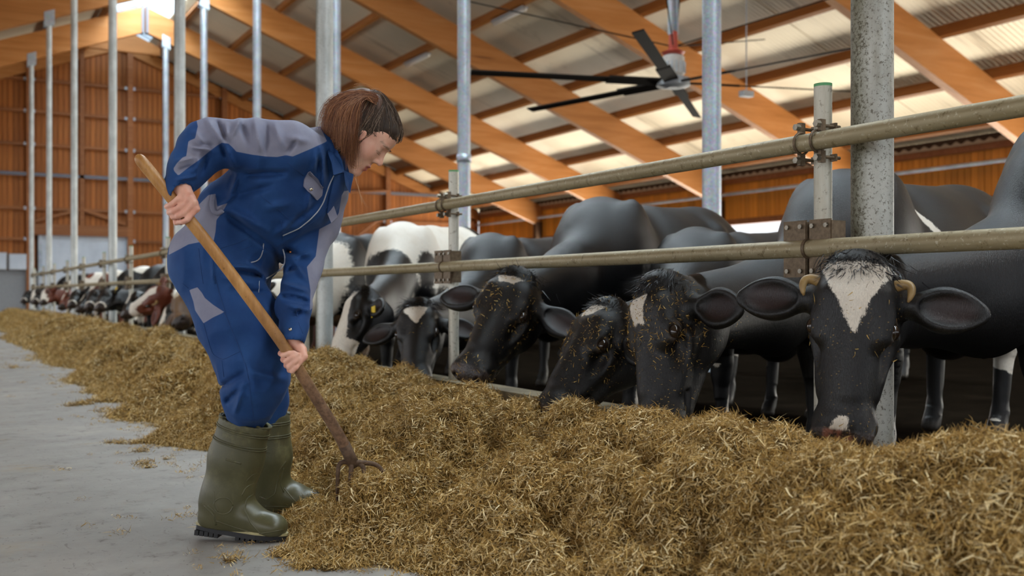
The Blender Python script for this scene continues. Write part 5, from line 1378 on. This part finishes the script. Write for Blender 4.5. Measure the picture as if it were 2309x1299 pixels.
# ---- rubber boots
def boot(shaft, foot, toe_uvd, heel_uvd, lat_sc, pitch, label):
    he, to = Q(*heel_uvd), Q(*toe_uvd)
    x = to - he; x[2] = 0; ln = np.linalg.norm(x); x /= ln
    xa = x * math.cos(pitch) - UPV * math.sin(pitch); za = UPV * math.cos(pitch) + x * math.sin(pitch); ya = np.cross(za, xa)
    # ground contact: ball of the foot at z = 0
    ball = he + x * ln * .72; ball[2] = 0.0; org = ball - xa * ln * .72
    R = np.stack([xa, ya, za], 1); fb = lambda a, b, c_: org + R @ np.array((a, b, c_))
    mn = np.array([Q(*s[:3]) for s in shaft]); allq = np.r_[mn, [fb(a, b, c_) for a in (-.02, ln + .02) for b in (-.06, .06) for c_ in (0, .1)]]
    lo, hi = allq.min(0) - .1, allq.max(0) + .1
    S = SDF(*[np.arange(lo[i], hi[i], .0048) for i in range(3)]); S.frame()
    pts = [Q(*s[:3]) for s in shaft]; rr = [s[3] for s in shaft]
    S.chain(pts, rr, .03, flat=ya, fs=.86)
    bt = fb(.085, 0, .075); S.cap(pts[-1], bt, rr[-1], .055, .04, flat=ya, fs=.75)
    S.cap(fb(.06, 0, .068), fb(.07, 0, .10), .05, .05, .03, flat=ya, fs=.78)
    S.chain([fb(.09, 0, .085), fb(.165, .0, .068), fb(ln - .052, 0, .05)], [.052, .045, .036], .03, flat=ya, fs=1.05); S.ell(fb(ln - .06, 0, .055), (.058, .046, .032), .02, R=R)
    S.cap(fb(.045, 0, .05), fb(ln - .05, 0, .042), .038, .04, .02, flat=ya, fs=1.08)
    # hollow top
    n_ = (pts[0] - pts[1]) / np.linalg.norm(pts[0] - pts[1]); S.cut_plane(pts[0], n_)
    S.cap(pts[0] - n_ * .05, pts[0] + n_ * .05, rr[0] - .014, rr[0] - .010, .003, 'sub', flat=ya, fs=.85)
    S.cut_plane(fb(0, 0, .026), -za)
    V_, F_ = S.mesh(1); V_, F_ = keep_big(V_, F_)
    bvb = BVHTree.FromPolygons([tuple(p) for p in V_.tolist()], F_.tolist())
    o = link('rubber_boot', mesh_np('rubber_boot', V_ - PB, F_, True), M_boot, person); o['label'] = label
    # sole with heel block, welt
    tt = np.linspace(0, 2 * PI, 40, endpoint=False)
    def outl(grow):
        pts_ = []
        for a in tt:
            c_, s_ = math.cos(a), math.sin(a); X = ln / 2 + (ln / 2 + grow) * np.sign(c_) * abs(c_) ** .8
            wd_ = np.interp(X / ln, [0, .12, .35, .7, .9, 1], [.036, .037, .036, .048, .043, .03]) + grow
            pts_.append((X, wd_ * np.sign(s_) * abs(s_) ** .75))
        return pts_
    def slab(ol, z0, z1, sel=None):
        Vv = [fb(a, b, z0) for a, b in ol] + [fb(a, b, z1) for a, b in ol] + [fb(ln / 2, 0, z0), fb(ln / 2, 0, z1)]
        n2 = len(ol); k = np.arange(n2); k2 = (k + 1) % n2
        return MB().add(np.array(Vv) - PB, np.stack([k, k2, n2 + k2, n2 + k], 1), np.concatenate([np.stack([k2, k, np.full(n2, 2 * n2)], 1), np.stack([n2 + k, n2 + k2, np.full(n2, 2 * n2 + 1)], 1)]))
    s1 = slab(outl(.001), .012, .030); 
    for a0, a1 in ((.0, .27),): 
        for j in range(5): s1.obox(fb(.012 + j * .016, 0, .006) - PB, xa * .0065, ya * .034, za * .008)
    for j in range(8): s1.obox(fb(ln * .5 + j * .0165, 0, .008) - PB, xa * .006, ya * (.04 - .0006 * j * j), za * .007)
    so = s1.build('sole', M_sole, o)
    wl = slab(outl(.0035), .028, .036).build('welt', M_welt, o)
    # moulded rings and bars on the shaft
    L0, L1 = pts[0], pts[1]
    for f_, rw in ((.02, .0045), (.20, .003), (.25, .003), (.50, .003), (.55, .003)):
        seg = pts[0] + (pts[2] - pts[0]) * f_ * .62; ring = []
        rad = np.interp(f_, [0, .5], [rr[0], rr[1]]); s2 = np.cross(n_, ya)
        for a in np.linspace(0, 2 * PI, 41):
            dv = math.cos(a) * s2 + math.sin(a) * ya * .86
            src = Vector((seg + dv * .16).tolist()); loc, nn, _, _ = bvb.ray_cast(src, Vector((-dv / np.linalg.norm(dv)).tolist()))
            if loc is not None: ring.append(np.array(loc))
        if len(ring) > 8: MB().tube(np.array(ring) - PB, rw, 6).build('ring', M_boot, o, True)
    return o, bvb, fb, ln, ya
def boot_line(o, bvb, poly, r_=.0016):
    r_ *= 1.7
    q = []
    for u, v in along(poly, 4):
        dr = Vector(P(u, v, 1.0).tolist()) - EYE0; dr.normalize(); loc, n_, _, _ = bvb.ray_cast(EYE0, dr)
        if loc is not None: q.append(np.array(loc) - np.array(n_) * r_ * .5 * (1 if n_.dot(dr) < 0 else -1))
    if len(q) > 3:
        q = np.array(q); q[1:-1] = (q[:-2] + 2 * q[1:-1] + q[2:]) / 4
        MB().tube(q - PB, r_, 6).build('moulded_line', M_boot, o, True)
o, bb, fb, ln, ya = boot([(554, 948, 3.235, px(60)), (532, 1035, 3.245, px(59)), (517, 1100, 3.25, px(53)), (508, 1135, 3.25, px(50))], None, (645, 1210, 3.235), (442, 1200, 3.255), .86, .115, 'nearer olive rubber boot')
for pl2 in ([(530, 968), (565, 978)], [(519, 1002), (553, 1012)], [(509, 1036), (544, 1046)]): boot_line(o, bb, pl2, .0022)
a = np.linspace(0, 2 * PI, 24)
boot_line(o, bb, np.stack([503 + 22 * np.cos(a), 1141 + 19 * np.sin(a)], 1).tolist(), .0015)
for pl2 in ([(482, 1108), (484, 1135), (492, 1155)], [(460, 1140), (480, 1160), (486, 1185)], [(468, 1140), (484, 1155), (488, 1184)], [(556, 1085), (570, 1070), (582, 1068)], [(545, 1118), (556, 1098), (574, 1090)], [(575, 1112), (556, 1125), (552, 1150), (565, 1180), (588, 1205)], [(487, 1175), (530, 1190), (580, 1205), (640, 1195)]): boot_line(o, bb, pl2, .0016)
o, bb, fb, ln, ya = boot([(597, 932, 3.555, px(58, 3.4)), (599, 1030, 3.57, px(58, 3.4)), (597, 1085, 3.575, px(52, 3.4)), (598, 1110, 3.58, px(50, 3.4))], None, (740, 1160, 3.60), (560, 1172, 3.57), .86, .0, 'farther olive rubber boot, half behind the other')
for pl2 in ([(596, 988), (610, 988)], [(590, 1021), (610, 1020)], [(645, 1040), (630, 1060), (625, 1090), (620, 1115), (600, 1127), (585, 1120)], [(640, 1055), (632, 1090), (640, 1110)], [(640, 1100), (660, 1125), (684, 1148)], [(598, 1142), (640, 1143), (690, 1148), (735, 1145)]): boot_line(o, bb, pl2, .0016)

# ================================================================== the fork
fork = empty('drag_fork', tuple(Q(790, 1032, 3.17))); tag(fork, 'wooden-handled fork with bent tines held in both hands of the woman', 'fork')
FB = Q(790, 1032, 3.17)
m, t = M('worn_handle', .42, 0, .4)
v = t.coord('Object', (12, 12, 2.2)); n1 = t.noise(v, 3, 5, .65); n2 = t.noise(t.coord(), 60, 3, .7)
zc = t.n('SeparateXYZ', i_0=t.coord()).outputs[2]
c = t.ramp(n1, [(.3, srgb('#9c6a35')), (.55, srgb('#b98549')), (.75, srgb('#cc9c60'))])
dirt = t.ramp(n2, [(.3, srgb('#4f3a2c')), (.7, srgb('#8a6b53'))])
c = t.mix(t.step(t.math('MULTIPLY_ADD', n1, .12, zc), .62, .20), c, dirt)
c = t.mix(t.math('MULTIPLY', t.step(n2, .62, .72), .5), c, srgb('#5e3f22'))
t.set('Base Color', c); t.bump(n2, .15, .002)
hp_ = np.array([Q(*s) for s in STK]); tt = np.r_[0, .002, .005, .009, .014, np.linspace(.02, 1, 70)]; L = np.r_[0, np.cumsum(np.linalg.norm(np.diff(hp_, axis=0), axis=1))]; L /= L[-1]
hp_ = np.stack([np.interp(tt, L, hp_[:, i]) for i in range(3)], 1)
for _ in range(12): hp_[1:-1] = (hp_[:-2] + 2 * hp_[1:-1] + hp_[2:]) / 4
rad = np.interp(tt, [0, .002, .005, .009, .014, .03, .5, .9, 1], [.005, .011, .0142, .0163, .0173, .018, .0172, .0175, .0185])
MB().tube(hp_ - FB, rad, 20).build('handle', m, fork, True)
M_iron = plain('fork_iron', '#5a4636', .7, .4, .4, .35, 80)
fd = hp_[-1] - hp_[-4]; fd /= np.linalg.norm(fd)
b = MB(); e = hp_[-1]
b.tube([e - fd * .05 - FB, e + fd * .02 - FB, e + fd * .035 - FB], [.0192, .0185, .012], 16); b.build('socket', M_iron, fork, True)
dep = 3.17
for k, pl2 in enumerate(([(796, 1044, dep), (782, 1042, dep), (770, 1040, dep), (763, 1048, dep - .01), (762, 1062, dep - .02), (761, 1095, dep - .01), (760, 1130, dep + .02)],
            [(794, 1042, dep), (792, 1056, dep - .01), (790, 1080, dep - .02), (788, 1130, dep + .02)],
            [(800, 1044, dep), (812, 1046, dep + .01), (820, 1052, dep), (822, 1080, dep - .01), (822, 1130, dep + .03)],
            [(800, 1043, dep), (830, 1044, dep + .015), (846, 1046, dep + .02), (860, 1056, dep + .02), (870, 1075, dep + .015), (878, 1092, dep + .02), (880, 1130, dep + .05)])):
    q = np.array([Q(*s) for s in pl2]) - FB; L = np.r_[0, np.cumsum(np.linalg.norm(np.diff(q, axis=0), axis=1))]; s_ = np.linspace(0, L[-1], 24); q = np.stack([np.interp(s_, L, q[:, i]) for i in range(3)], 1)
    for _ in range(3): q[1:-1] = (q[:-2] + 2 * q[1:-1] + q[2:]) / 4
    MB().tube(q, np.linspace(.0085, .0045, 24), 8).build('tine', M_iron, fork, True)
# ================================================================== cows farther down the rail
FG = 'cows farther down the rail'
def wh(s, t): return spots(s, t)
FARS = dict(neck_up=-.2, bs=.93, coarse=.05, fine=.016, tuft=False, ears=((.3, 0), (.3, 0)))
def fx(u, v, x, dd=0.0):
    p = PX(u, v, x); return p
cow('cow', PX(352, 652, 2.33), PX(236, 724, 1.86), hd(-.7, -.6, .4), (3.4, 12.5), math.radians(20), 'red-brown cow with a long white face stripe and curved horn, stretching over the hay', FG, mat=M_cow_red,
    coarse=.04, fine=.012, bs=.84, neck_up=-.18, hs=1.12, hpatch=((.0, .5, .0, .0, .045, .06), (.38, .5, .0, .0, .2, .2)), seed=21, pattern=wh(3, .25), ears=((.3, 0), (.3, .05)), horns=True, tuft=False)
cow('cow', PX(402, 655, 2.3), PX(384, 768, 2.06), hd(-.35, -.9, .2), (3.3, 11.0), math.radians(20), 'grey-brown cow with its head down close behind the legs of the woman', FG, mat=M_cow_brown,
    coarse=.04, fine=.012, bs=.84, neck_up=-.18, hs=1.12, hpatch=((.0, .14, .0, .0, .06, .03),), seed=22, ears=((.3, 0), (.3, 0)), tuft=False)
cow('cow', PX(378, 690, 2.3), PX(338, 768, 2.0), hd(-.75, -.6, .2), (3.3, 11.75), math.radians(20), 'black cow with a white stripe down its nose beside the grey-brown cow', FG,
    coarse=.05, fine=.014, bs=.84, neck_up=-.18, hs=1.0, hpatch=((.1, .5, .0, .0, .05, .06),), seed=23, pattern=wh(5, .1), ears=((.3, 0), (.3, 0)), tuft=False)
fc = cow('cow', PX(232, 655, 2.35), PX(205, 700, 2.1), hd(-.5, -.8, .2), (3.35, 16.8), math.radians(22), 'black cow with yellow ear tags feeding left of the thin white post', FG, seed=24, pattern=wh(6, .35), hpatch=((.42, .5, 0, 0, .2, .2),), eartag=(-1, 1), **FARS)
fw = cow('cow', PX(300, 660, 2.5), PX(262, 715, 2.2), hd(-.6, -.75, .2), (3.35, 14.9), math.radians(24), 'mostly white cow with a large black shoulder patch behind the red-brown one', FG, seed=25, pattern=wh(9, -.12), hpatch=((.0, .3, .0, .0, .05, .03),), **FARS)
fr2 = cow('cow', PX(100, 652, 2.3), PX(84, 690, 2.1), hd(-.5, -.8, .2), (3.35, 25.7), math.radians(15), 'red and white pied cow far down the rail, under the second-thinnest pillar', FG, mat=M_cow_red, seed=26, pattern=wh(11, .0), hpatch=((.0, .5, .0, .0, .07, .09),), **FARS)
def again(o, y, label, mat=None, dx=0.0, rz=0.0):
    c = o.copy(); COL.objects.link(c); c['label'] = label; c.location = (o.location.x + dx, y, 0); c.rotation_euler = (0, 0, rz)
    if mat: c.material_slots[0].link = 'OBJECT'; c.material_slots[0].material = mat
    for ch in o.children:
        if ch.name.startswith('ear_tag'): continue
        d = ch.copy(); COL.objects.link(d); d.parent = c
    return c
again(fc, 17.95, 'black cow without a tag, next beyond the one with yellow ear tags', dx=-.02, rz=.04)
again(fw, 19.4, 'white and black cow, second beyond the cow with yellow ear tags', dx=-.05, rz=-.06)
again(fc, 20.9, 'far dark cow between the farther white-bodied cow and the red and white ones', dx=.04, rz=.05)
again(fw, 23.0, 'far red and white cow, nearer than the pied one under the second-thinnest pillar', M_cow_red, rz=.05)
again(fc, 27.7, 'very far black cow just beyond the red and white pied cow', rz=-.05)
again(fr2, 28.7, 'very far black and white pied cow, second from the end of the fence', M_cow_black, dx=.03)
again(fc, 30.6, 'last black cow at the far end of the fence', dx=-.06)
# herd standing behind the ones at the rail
BG = 'cows behind the feeding row'
cow('cow', PX(548, 640, 2.5), PX(512, 705, 2.3), hd(-.7, -.7, .2), (3.45, 9.6), math.radians(30), 'dark-backed cow with a white neck, seen just past the sleeve of the woman', BG, seed=31, coarse=.04, fine=.014,
    pattern=lambda b: .02 + .4 * ((-.12 - b[:, 0]) + .12 * fbm(b[:, 0] * 3, b[:, 1] * 3, b[:, 2] * 3, 8, 2)) * .5, hpatch=((.0, .5, .0, .0, .06, .06),), tuft=False, wz=1.36)
cow('cow', PX(1600, 610, 5.4), PX(1560, 700, 5.2), hd(-.5, -.8, .2), (6.3, 5.7), math.radians(25), 'black cow standing behind, only its low back showing between two others', BG, seed=32, coarse=.045, fine=.02, hpatch=(), tuft=False, wz=1.3, pattern=wh(13, .3))
cow('cow', PX(1010, 610, 4.75), PX(960, 690, 4.55), hd(-.5, -.8, .2), (6.5, 11.8), math.radians(35), 'dark cow farther back, its rump showing above the white cow', BG, seed=33, coarse=.05, fine=.02, hpatch=(), tuft=False, wz=1.38, pattern=wh(15, .05))
